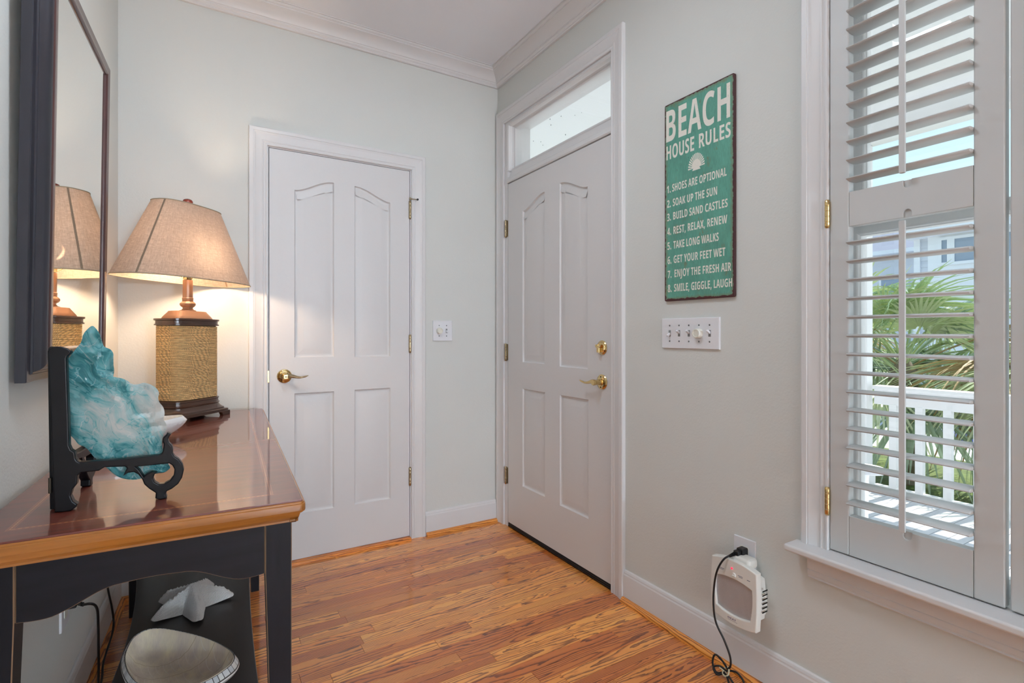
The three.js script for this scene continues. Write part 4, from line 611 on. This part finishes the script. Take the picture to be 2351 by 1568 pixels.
const shellTex = canvasTex(1024, 1024, (c, w, h) => {
  c.fillStyle = '#f0e5d2'; c.fillRect(0, 0, w, h); const r = rng(5);
  const id = c.getImageData(0, 0, w, h), D = id.data; for (let y = 0; y < h; y++) for (let x = 0; x < w; x++) { const o = (y * w + x) * 4, n = fbm(x / 90, y / 90, 7, 4), f = fbm(x / 8, y / 20, 17, 3); const m = 0.9 + 0.2 * n + 0.06 * (f - 0.5); D[o] *= m; D[o + 1] *= m * (0.985 + 0.03 * (n - 0.5)); D[o + 2] *= m * (0.97 + 0.1 * (0.5 - n)); } c.putImageData(id, 0, 0);
  c.lineWidth = 3; for (let row = 0; row < 3; row++) for (let i = 0; i < 16; i++) { c.strokeStyle = `rgba(250,246,238,${0.35 + 0.3 * r()})`; c.beginPath(); const x0 = 130 + i * 50, y0 = 250 + row * 190; c.moveTo(x0 + 46, y0 - 70 + 20 * r()); c.quadraticCurveTo(x0 + 2, y0, x0 - 6, y0 + 92); c.stroke(); }
  c.strokeStyle = 'rgba(168,142,104,0.5)'; c.lineWidth = 4; for (const y of [345, 530, 700]) { c.beginPath(); c.moveTo(120, y + 40); for (let x = 150; x < 920; x += 30) c.lineTo(x, y - (x - 500) * 0.03 + 10 * r()); c.stroke(); }
});
const lining = phys({ map: shellTex, roughness: 0.22, clearcoat: 1, clearcoatRoughness: 0.05 });
function shellBowl(t, O, hgt, tiles) {
  mesh('outer_shell', bowlGeo(O, [[0.3, 0.0], [0.42, 0.001], [0.6, 0.01], [0.8, 0.026], [0.93, hgt * 0.54], [0.99, hgt * 0.68], [1.012, hgt - 0.0175], [1.006, hgt - 0.0145], [0.935, hgt - 0.0022], [0.92, hgt - 0.004], [0.86, hgt * 0.72], [0.7, hgt * 0.4], [0.5, hgt * 0.12]]), pearl, t);
  mesh('shell_lining', bowlGeo(O, [[0.87, hgt * 0.74], [0.915, hgt * 0.9], [0.929, hgt - 0.0015], [0.922, hgt - 0.0002], [0.905, hgt * 0.94], [0.86, hgt * 0.8], [0.76, hgt * 0.52], [0.6, hgt * 0.32], [0.4, hgt * 0.2], [0.15, hgt * 0.16]], false), lining, t);
  if (!tiles) return;
  mesh('dark_line', bowlGeo(O, [[0.925, hgt - 0.006], [1.003, hgt - 0.018], [1.0062, hgt - 0.0139], [0.94, hgt - 0.0016], [0.929, hgt - 0.0012]], false, false), std({ color: 0x4f4c48, roughness: 0.6 }), t);
  const n = O.length, r = rng(14), mats = [0xe9ebec, 0xdde0e2, 0xf2f2ef, 0xd2d6d9].map((c) => phys({ color: c, roughness: 0.22, clearcoat: 0.8 }));
  for (let k = 0; k < tiles; k++) { // mosaic of shell chips round the rim
    const a = Math.floor(k * n / tiles), b = Math.floor((k + 1) * n / tiles), pos = [], top = [], m = 3; for (let i = 0; i <= m; i++) { const u = lerp(a + 0.25, b - 0.25, i / m), i0 = Math.floor(u) % n, i1 = (i0 + 1) % n, f = u - Math.floor(u), p = [lerp(O[i0][0], O[i1][0], f), lerp(O[i0][1], O[i1][1], f)]; top.push([p[0] * 0.997, p[1] * 0.997, p[0] * 0.945, p[1] * 0.945]); }
    const yo = hgt - 0.0112 + 0.0004 * r(), yi = hgt - 0.0004, y0 = hgt - 0.016; for (let i = 0; i < m; i++) { const [A, B, C, D] = top[i], [E, F, G, Hh] = top[i + 1]; const o = [A, yo, B], p = [E, yo, F], s = [G, yi, Hh], v = [C, yi, D]; pos.push(...o, ...s, ...p, ...o, ...v, ...s); const lo = (w) => [w[0], y0, w[2]]; pos.push(...o, ...p, ...lo(p), ...o, ...lo(p), ...lo(o), ...v, ...lo(s), ...s, ...v, ...lo(v), ...lo(s)); if (!i) pos.push(...o, ...lo(o), ...lo(v), ...o, ...lo(v), ...v); if (i === m - 1) pos.push(...p, ...s, ...lo(s), ...p, ...lo(s), ...lo(p)); }
    mesh('rim_tile', rawGeo(pos, null, 0.4), mats[Math.floor(r() * 4)], t);
  }
}
{ // lower bowl: outline measured on the shelf
  const raw = [[0.166, 1.05], [0.1645, 0.99], [0.176, 0.93], [0.205, 0.908], [0.235, 0.918], [0.267, 0.943], [0.335, 1.012], [0.388, 1.08], [0.422, 1.136], [0.438, 1.172], [0.4415, 1.196], [0.434, 1.226], [0.413, 1.25], [0.377, 1.274], [0.33, 1.283], [0.275, 1.265], [0.22, 1.205], [0.185, 1.13]], c = [0.287, 1.09];
  const t = cThing('shell_bowl', 'cream egg-shaped bowl with a mosaic rim of white chips on the lower shelf', 'bowl', [c[0], 0.2024, c[1]]);
  shellBowl(t, eggCurve(raw.map(([x, z]) => [x - c[0], z - c[1]]), 220), 0.078, 64);
  const u = cThing('shell_bowl', 'white shell bowl on the table top between the sea glass plate and the lamp', 'bowl', [0.152, TY + 0.0006, 0.79], 0.62);
  shellBowl(u, eggCurve([[-0.13, -0.03], [-0.135, 0.0], [-0.13, 0.035], [-0.105, 0.066], [-0.06, 0.082], [0.0, 0.078], [0.07, 0.058], [0.125, 0.036], [0.16, 0.016], [0.17, 0.0], [0.158, -0.018], [0.11, -0.046], [0.05, -0.07], [-0.01, -0.084], [-0.07, -0.078], [-0.11, -0.056]], 160), 0.074, 0);
}
{ // starfish
  const c = [0.306, 0.652], t = cThing('starfish', 'rough white dried starfish resting on the lower shelf behind the cream bowl', 'starfish', [c[0], 0.2024, c[1]]);
  const arms = [[0.05, 0.130], [1.40, 0.150], [2.55, 0.132], [3.80, 0.128], [5.12, 0.142]], NA = 300, NR = 46;
  const at = (q) => { let best = null; for (const [a, L] of arms) { let d = Math.abs(((q - a + 9 * Math.PI) % (2 * Math.PI)) - Math.PI); if (!best || d < best[0]) best = [d, L]; } return best; };
  const Rad = (q) => { const [d, L] = at(q), halfW = 0.017; // arm: a tapered bar with a round tip, webbed at the centre
    let r = 0; for (let i = 60; i >= 0; i--) { const s = L * i / 60, x = s * Math.cos(d), y = s * Math.sin(d), w = lerp(0.050, halfW, Math.pow(clamp(x / (L - halfW)), 0.75)) * (x > L - halfW ? Math.sqrt(Math.max(0, 1 - ((x - L + halfW) / halfW) ** 2)) : 1); if (y <= w) { r = s; break; } } return Math.max(r, 0.03); };
  const rs = Array.from({ length: NA }, (_, i) => Rad(i / NA * 2 * Math.PI)); for (let k = 0; k < 2; k++) { const q = rs.slice(); for (let i = 0; i < NA; i++) rs[i] = (q[(i - 1 + NA) % NA] + 2 * q[i] + q[(i + 1) % NA]) / 4; }
  const pt = (i, k, top) => { const q = i / NA * 2 * Math.PI, u = k / NR, r = rs[i] * u, [d, L] = at(q), x = r * Math.cos(q), z = r * Math.sin(q); const along = r * Math.cos(d) / L, across = r * Math.sin(d); const lift = 0.010 * sstep(0.2, 0.9, along) * along; let y = lift + 0.0005;
    if (top) { const ridge = lerp(0.066, 0.026, Math.pow(clamp(along), 0.8)), wv = Math.max(0.017, lerp(0.052, 0.017, along)); y = lift + 0.010 * Math.sqrt(Math.max(0, 1 - u ** 6)) + (ridge - lift) * Math.pow(Math.max(0, 1 - Math.pow(clamp(across / wv), 1.6)), 1.1) * Math.min(1, (1 - u ** 4) * 1.4) + 0.0055 * (vnoise(x * 290, z * 290, 5) - 0.4) * (1 - u ** 4) + 0.0035 * Math.exp(-((across / 0.004) ** 2)) * (0.5 + 0.5 * Math.sin(along * 60)); }
    return [x, Math.max(y, 0.0004), z]; };
  const pos = [], uv = []; for (const top of [true, false]) for (let k = 0; k < NR; k++) for (let i = 0; i < NA; i++) { const j = (i + 1) % NA, A = pt(i, k, top && k < NR), B = pt(j, k, top), C = pt(j, k + 1, top), D = pt(i, k + 1, top); const q = top ? [A, B, C, A, C, D] : [A, C, B, A, D, C]; q.forEach((p) => { pos.push(...p); uv.push(p[0], p[2]); }); }
  const bump = dataTex(256, 256, (i, j) => { const d = Math.hypot((i % 16) - 8, ((j + (Math.floor(i / 16) % 2) * 8) % 16) - 8), v = 255 * (clamp(1 - d / 7) * 0.8 + 0.2 * fbm(i / 4, j / 4, 2, 2, 64, 64)); return [v, v, v]; }, false);
  mesh('body', rawGeo(pos, uv, 1.1), std({ color: 0xf4f2f0, roughness: 0.85, bumpMap: rep(bump, 18, 18), bumpScale: 0.003 }), t);
}
// ------------------------------------------------------------------ cords under the table
{
  const loc = (x, y, z) => [x, y, z];
  const a = cThing('power_cord', 'black cord plugged into the socket under the console table and falling to the floor', 'cord', [0.06, 0, 0.84]), A = (x, y, z) => loc(x - 0.06, y, z - 0.84);
  mesh('cable', tube([A(0.05, 0.376, 0.885), A(0.066, 0.368, 0.868), A(0.072, 0.33, 0.815), A(0.066, 0.25, 0.76), A(0.058, 0.16, 0.71), A(0.055, 0.08, 0.69), A(0.052, 0.02, 0.69), A(0.05, 0.0045, 0.74), A(0.05, 0.0045, 0.9)], 0.0036, 70, 8), blackRubber, a);
  mesh('plug', [bx(0.028, 0.02, 0.024, 0.022 - 0.06, 0.374, 0.84 - 0.84 + 0.02, 0.004)], blackRubber, a);
  mesh('strain_relief', [0, 1, 2, 3].map((i) => tr(cyl(0.006, 0.006, 0.0032, 12).rotateZ(Math.PI / 2), 0.038 + i * 0.005 - 0.06, 0.3755, 0.026 + i * 0.005)), blackRubber, a);
  const b = cThing('lamp_cord', 'black lamp cord hanging behind the shelf against the baseboard', 'cord', [0.035, 0, 0.42]), B = (x, y, z) => loc(x - 0.035, y, z - 0.42);
  mesh('cable', tube([B(0.0085, 0.79, 0.30), B(0.012, 0.6, 0.36), B(0.02, 0.4, 0.40), B(0.026, 0.26, 0.402), B(0.03, 0.2, 0.385), B(0.034, 0.12, 0.345), B(0.0375, 0.06, 0.335), B(0.0385, 0.035, 0.37), B(0.039, 0.026, 0.46), B(0.042, 0.02, 0.55), B(0.05, 0.005, 0.62), B(0.052, 0.004, 0.8)], 0.0034, 90, 8), blackRubber, b);
}

// ------------------------------------------------------------------ added fill lights out of view: globes down the hall, panel over the entry
FILL_GLOBES.forEach(([x, y, z, power], i) => {
  const t = thing('added_fill_globe', ['added fill light shaped as an opal globe floor lamp midway down the hall, outside the picture', 'added fill light shaped as an opal globe floor lamp at the rear end of the hall, outside the picture'][i], 'lamp', [x, 0.0002, z]);
  mesh('base', lathe([[0, 0], [0.15, 0], [0.148, 0.012], [0.03, 0.024], [0, 0.025]], 32), brass, t);
  mesh('pole', tr(cyl(0.011, 0.011, y - 0.19, 14), 0, (y - 0.19) / 2 + 0.02, 0), brass, t);
  mesh('globe', tr(new THREE.SphereGeometry(0.17, 32, 20), 0, y, 0), std({ color: 0xffffff, emissive: 0xf6f8ff, emissiveIntensity: 2.5, roughness: 0.5 }), t);
  const l = new THREE.PointLight(new THREE.Color(0.74, 0.91, 1.10), power); l.position.set(0, y, 0); l.castShadow = true; l.shadow.radius = 8; t.add(l);
});
{
  const t = thing('added_ceiling_fill', 'added fill light shaped as a square flush ceiling panel over the entry, above the picture', 'light', [-1.2, CEIL, 1.5]);
  mesh('housing', [bb(-0.23, 0.23, -0.03, 0, -0.23, -0.2), bb(-0.23, 0.23, -0.03, 0, 0.2, 0.23), bb(-0.23, -0.2, -0.03, 0, -0.2, 0.2), bb(0.2, 0.23, -0.03, 0, -0.2, 0.2)], plateMat, t);
  mesh('diffuser', bb(-0.2, 0.2, -0.03, -0.024, -0.2, 0.2), std({ color: 0xffffff, emissive: 0xf6f8ff, emissiveIntensity: 1.5, roughness: 0.6 }), t);
  const l = new THREE.RectAreaLight(new THREE.Color(0.82, 0.94, 1.07), ENTRY_FILL, 0.4, 0.4); l.rotation.x = -Math.PI / 2; l.position.set(0, -0.033, 0); t.add(l);
}
// ------------------------------------------------------------------ the porch and the garden
const DK = -0.17, RX = 3.25;
{
  const deckMat = std({ color: 0xdcdee3, roughness: 0.75 }), porchWhite = std({ color: 0xf2f2f2, roughness: 0.6 });
  const d = structure('porch_floor', 'pale grey porch floor of narrow boards', [0, 0, 0]);
  const planks = bb(0.17, 3.5, DK - 0.03, DK, 0, 0.086, 0.002);
  for (let i = 0; i < 44; i++) { const m = new THREE.Mesh(planks, deckMat); m.castShadow = m.receiveShadow = true; m.name = i ? `plank_${String(i).padStart(3, '0')}` : 'plank'; m.position.z = -0.6 + i * 0.09; d.add(m); }
  mesh('floor_field', [bb(0.17, 3.5, DK - 0.03, DK, -4, -0.65), bb(0.17, 3.5, DK - 0.03, DK, 3.41, 10)], deckMat, d);
  mesh('joists', [bb(0.2, 3.48, DK - 0.18, DK - 0.031, -0.6, 3.36)], deckMat, d);
  const c = structure('porch_ceiling', 'white beadboard porch ceiling with its front beam');
  mesh('ceiling_boards', bb(0.16, 3.7, 2.95, 3.05, -4, 10), porchWhite, c);
  mesh('beam', [bb(RX - 0.08, RX + 0.08, 2.737, 2.95, -4, 10), bb(RX - 0.1, RX + 0.1, 2.90, 2.95, -4, 10)], porchWhite, c);
  structMesh('wall_exterior', 'white house wall outside the front door', [bb(0.161, 0.18, -0.5, 3.0, -4, 0.06), bb(0.161, 0.18, -0.5, 3.0, 1.085, 1.935), bb(0.161, 0.18, -0.5, 3.0, 2.78, 10), bb(0.161, 0.18, 2.45, 3.0, 0.06, 1.085), bb(0.161, 0.18, 2.43, 3.0, 1.935, 2.78), bb(0.161, 0.18, -0.5, 0.46, 1.935, 2.78), bb(0.161, 0.18, -0.5, -0.02, 0.06, 1.085)], porchWhite);
  const rail = thing('porch_railing', 'white porch railing with square balusters outside the window', 'railing', [RX, DK, 2.0]);
  mesh('top_rail', [bx(0.13, 0.03, 2.66, 0, 0.875, -0.02, 0.008), bx(0.045, 0.13, 2.66, 0, 0.8, -0.02, 0.004)], porchWhite, rail);
  mesh('bottom_rail', bx(0.045, 0.05, 2.66, 0, 0.045, -0.02, 0.004), porchWhite, rail);
  const bal = bx(0.05, 0.68, 0.052, 0, 0.405, 0, 0.003);
  for (let i = 0; i < 14; i++) { const m = new THREE.Mesh(bal, porchWhite); m.castShadow = m.receiveShadow = true; m.name = i ? `baluster_${String(i).padStart(3, '0')}` : 'baluster'; m.position.z = 0.785 - 2.0 + i * 0.179; rail.add(m); }
  const post = (z, label) => { const p = thing('porch_post', label, 'post', [RX, DK, z]); mesh('shaft', bx(0.1, 2.9, 0.1, 0, 1.4535, 0, 0.006), porchWhite, p); mesh('base_block', bx(0.13, 0.14, 0.13, 0, 0.07, 0, 0.006), porchWhite, p); };
  post(0.56, 'square white porch post at the end of the railing seen past the window sash'); post(3.42, 'square white porch post hidden behind the closed shutter panel');
}
{ // slatted garden armchair on the porch: seat faces the street, broad rounded arms
  const m = std({ color: 0xeef0f4, roughness: 0.55 }), t = thing('porch_chair', 'white slatted garden armchair with broad rounded arms on the porch', 'chair', [1.27, DK, 1.015], 0.05);
  const arm = (x) => { const p = []; for (let i = 0; i <= 12; i++) { const a = Math.PI * i / 12; p.push([x + 0.075 * Math.cos(a), 0.34 + 0.075 * Math.sin(a)]); } p.push([x - 0.045, -0.38], [x + 0.045, -0.38]); return tr(extrude(p, 0.022, { bevel: 0.005 }).rotateX(Math.PI / 2), 0, 0.572, 0); };
  for (const s of [-0.33, 0.33]) { mesh('arm', arm(s), m, t); mesh('front_leg', tr(extrude([[-0.06, 0], [0.05, 0], [0.058, 0.2], [0.07, 0.54], [-0.07, 0.54], [-0.06, 0.3]], 0.024, { bevel: 0.003 }), s, 0, 0.29), m, t); mesh('rear_leg', bx(0.024, 0.74, 0.09, s * 0.93, 0.32, -0.42, 0.003).rotateX(-0.12), m, t); }
  for (let i = 0; i < 6; i++) mesh('seat_slat', bx(0.6, 0.02, 0.08, 0, 0.36 - i * 0.018, 0.28 - i * 0.09, 0.004), m, t);
  for (let i = 0; i < 5; i++) mesh('back_slat', bx(0.1, 0.72 + 0.05 * (2 - Math.abs(i - 2)), 0.02, (i - 2) * 0.112, 0.62, 0, 0.006).rotateX(-0.34).translate(0, 0, -0.14), m, t);
}
{
  const grassTex = dataTex(512, 512, (i, j) => { const n = fbm(i / 5, j / 5, 3, 3, 102, 102), f = fbm(i / 60, j / 60, 9, 3), m = 0.6 + 0.5 * n + 0.3 * (f - 0.5); return [138 * m, 158 * m, 88 * m]; });
  const paveTex = dataTex(256, 256, (i, j) => { const v = 205 + 40 * (fbm(i / 4, j / 4, 5, 3, 64, 64) - 0.5); return [v, v * 0.985, v * 0.97]; });
  structMesh('lawn', 'sunlit green lawn beyond the porch', boxUV(bb(4.9, 7.4, -0.66, -0.6, -14, 12)), std({ map: rep(grassTex, 0.7, 0.7), roughness: 1 }));
  structMesh('path', 'pale path at the foot of the porch', boxUV(bb(3.45, 4.9, -0.66, -0.605, -14, 12)), std({ map: rep(paveTex, 1, 1), roughness: 0.95 }));
  structMesh('driveway', 'pale concrete driveway beyond the lawn', boxUV(bb(7.4, 60, -0.66, -0.605, -50, 40)), std({ map: rep(paveTex, 1, 1), roughness: 0.95 }));
  structMesh('ground', 'ground around the house', bb(-30, 60, -0.8, -0.665, -50, 40), std({ color: 0x9aa07c, roughness: 1 }));
  // neighbouring houses
  const lilac = std({ color: 0xd4d8e2, roughness: 0.8 }), white = std({ color: 0xeceef3, roughness: 0.7 }), roof = std({ color: 0x9a9da8, roughness: 0.9 }), pane = phys({ color: 0x8f9db0, roughness: 0.15, clearcoat: 0.5 });
  const h = thing('house', 'pale grey neighbouring house with clapboard siding and white trimmed windows behind the palms', 'house', [14, -0.6, 1]);
  const HX = (g) => tr(g, -14, 0.6, -1);
  mesh('wall', HX(bb(14, 22, -0.6, 3.62, -3.16, 6)), lilac, h);
  for (let k = 0; k < 26; k++) mesh('siding_board', HX(tr(extrude([[0, 0], [-0.028, 0], [-0.006, 0.165], [0, 0.165]], 0.4), 14, -0.55 + k * 0.16, -3.1)), lilac, h);
  mesh('corner_board', HX(bb(13.94, 14.02, -0.6, 3.62, -3.2, -3.07)), white, h);
  mesh('bay', HX(bb(13.82, 14, -0.6, 3.55, -2.86, 4)), white, h);
  mesh('eave', HX(bb(13.45, 22, 3.52, 3.7, -3.3, 6.3)), white, h);
  mesh('roof', HX(tr(extrude([[13.45, 3.7], [22, 3.7], [18, 4.5]], 9.4), 0, 0, -3.2)), roof, h);
  for (const [z0, z1] of [[-2.64, -2.391], [-2.39, -1.1]]) { const w = mesh('window', HX(sweep([[0, 0], [0, 0.05], [-0.07, 0.05], [-0.07, 0]], [[z0, 2.79], [z1, 2.79], [z1, 3.47], [z0, 3.47]].reverse(), (p, q, b) => [13.82 - b, q, p], true)), white, h); mesh('pane', HX(bb(13.8, 13.815, 2.85, 3.41, z0 + 0.06, z1 - 0.06)), pane, w); }
  const g = thing('house', 'grey roofed house further off behind the palm, at the edge of the window view', 'house', [18, -0.6, -7]);
  const GX = (q) => tr(q, -18, 0.6, 7);
  mesh('wall', GX(bb(17, 22, -0.6, 3.7, -11, -4.2)), lilac, g); mesh('roof', GX(tr(extrude([[16.6, 3.65], [22.4, 3.65], [19.5, 5.3]], 7.2), 0, 0, -11.2)), roof, g); mesh('eave', GX(bb(16.55, 22.4, 3.6, 3.72, -11.2, -3.95)), white, g);
  for (const z of [-4.9, -6.3]) { const w = mesh('window', GX(bb(16.95, 16.99, 1.9, 3.0, z - 0.4, z + 0.4)), white, g); mesh('pane', GX(bb(16.93, 16.948, 1.97, 2.93, z - 0.33, z + 0.33)), pane, w); }
  const b = thing('storage_bin', 'small blue bin standing on the driveway behind the porch railing', 'bin', [9.3, -0.605, -0.62], 0.1);
  const blue = std({ color: 0x8d97e0, roughness: 0.6 }); mesh('body', loft([{ y: 0, a: 0.2, b: 0.17, n: 8 }, { y: 0.5, a: 0.25, b: 0.2, n: 8 }], 40), blue, b); mesh('lid', loft([{ y: 0.5, a: 0.27, b: 0.22, n: 8 }, { y: 0.53, a: 0.27, b: 0.22, n: 8 }, { y: 0.55, a: 0.24, b: 0.19, n: 6 }], 40), blue, b);
}
{ // fan palms: each frond a petiole and a fan of pleated, drooping blades
  const leafMats = [0xd0dea8, 0xb4cb98, 0xdfe8c0, 0xa2b898].map((c) => phys({ color: c, roughness: 0.3, transmission: 0.35, thickness: 0, side: THREE.DoubleSide })), dry = phys({ color: 0xb59a63, roughness: 0.7, transmission: 0.2, thickness: 0, side: THREE.DoubleSide });
  const frond = (r, len, fan, blades, droop) => {
    const pos = []; const V = (x, y, z) => [x, y, z];
    const seg = 5; for (let k = 0; k < blades; k++) {
      const a = lerp(-1.75, 1.75, k / (blades - 1)), L = fan * (0.72 + 0.28 * Math.cos(a * 0.8)) * (0.9 + 0.2 * r()), w = 0.021 * (0.8 + 0.4 * r()), tw = (r() - 0.5) * 0.6, dr = droop * (0.6 + 0.8 * r());
      const at = (t) => { const x = len + L * t * Math.cos(a), z = L * t * Math.sin(a), y = 0.10 * len - dr * L * t * t * (1 + 0.5 * Math.abs(a)) + 0.10 * Math.cos(a) * t * L; return [x, y, z]; };
      for (let i = 0; i < seg; i++) { const t0 = 0.06 + 0.94 * i / seg, t1 = 0.06 + 0.94 * (i + 1) / seg, p = at(t0), q = at(t1), wf = (t) => w * Math.min(1, t * 5) * Math.pow(1 - t, 0.55) + 0.0012, sx = -Math.sin(a), sz = Math.cos(a), f = 0.6; const A = V(p[0] + sx * wf(t0), p[1] + f * wf(t0) + tw * wf(t0), p[2] + sz * wf(t0)), B = V(p[0] - sx * wf(t0), p[1] + f * wf(t0) - tw * wf(t0), p[2] - sz * wf(t0)), C = V(q[0] + sx * wf(t1), q[1] + f * wf(t1) + tw * wf(t1), q[2] + sz * wf(t1)), D = V(q[0] - sx * wf(t1), q[1] + f * wf(t1) - tw * wf(t1), q[2] - sz * wf(t1)); pos.push(...A, ...C, ...p, ...p, ...C, ...q, ...p, ...q, ...B, ...B, ...q, ...D); }
    }
    const g = new THREE.BufferGeometry(); g.setAttribute('position', new THREE.Float32BufferAttribute(pos, 3)); g.setAttribute('uv', new THREE.Float32BufferAttribute(new Array(pos.length / 3 * 2).fill(0), 2)); g.computeVertexNormals();
    const st = tube([[0, 0, 0], [len * 0.5, 0.08 * len, 0], [len, 0.10 * len, 0], [len + fan * 0.25, 0.10 * len + 0.02, 0]], 0.011, 14, 5);
    return merge([g, st]);
  };
  const palm = (name, label, pos, seed, count, len, fan, lo, hi, trunkH) => {
    const r = rng(seed), t = thing(name, label, 'palm', pos), shapes = Array.from({ length: 5 }, (_, k) => frond(rng(seed + k), len * (0.85 + 0.1 * k), fan * (0.9 + 0.06 * k), 42, 0.22 + 0.1 * k));
    for (let i = 0; i < count; i++) { const m = mesh('frond', shapes[i % 5], r() < 0.1 ? dry : leafMats[Math.floor(r() * 4)], t); m.rotation.order = 'YXZ'; m.rotation.set((r() - 0.5) * 0.9, i * 2.399 + r() * 0.5, lerp(lo, hi, r())); m.position.y = trunkH + 0.1 * r(); }
    mesh('trunk', tr(lathe([[0.13, 0], [0.11, 0.3], [0.12, trunkH * 0.6], [0.15, trunkH], [0.05, trunkH + 0.15], [0, trunkH + 0.16]], 18), 0, 0, 0), std({ color: 0x8a7a62, roughness: 0.95 }), t);
  };
  palm('fan_palm', 'large pale green fan palm filling the window view behind the railing', [5.5, -0.6, -0.05], 31, 36, 0.75, 0.75, -0.5, 1.05, 1.3);
  palm('fan_palm', 'lower fan palm with drooping fronds just beyond the railing', [5.3, -0.6, 1.5], 57, 26, 0.62, 0.7, -0.45, 0.7, 1.05);
  palm('fan_palm', 'darker fan palm behind the porch post at the edge of the window view', [6.2, -0.6, -1.5], 77, 28, 0.8, 0.8, -0.6, 1.0, 1.5);
}
scene.traverse((o) => { if (o.isMesh) { o.castShadow = true; o.receiveShadow = true; } });
renderer.render(scene, camera);
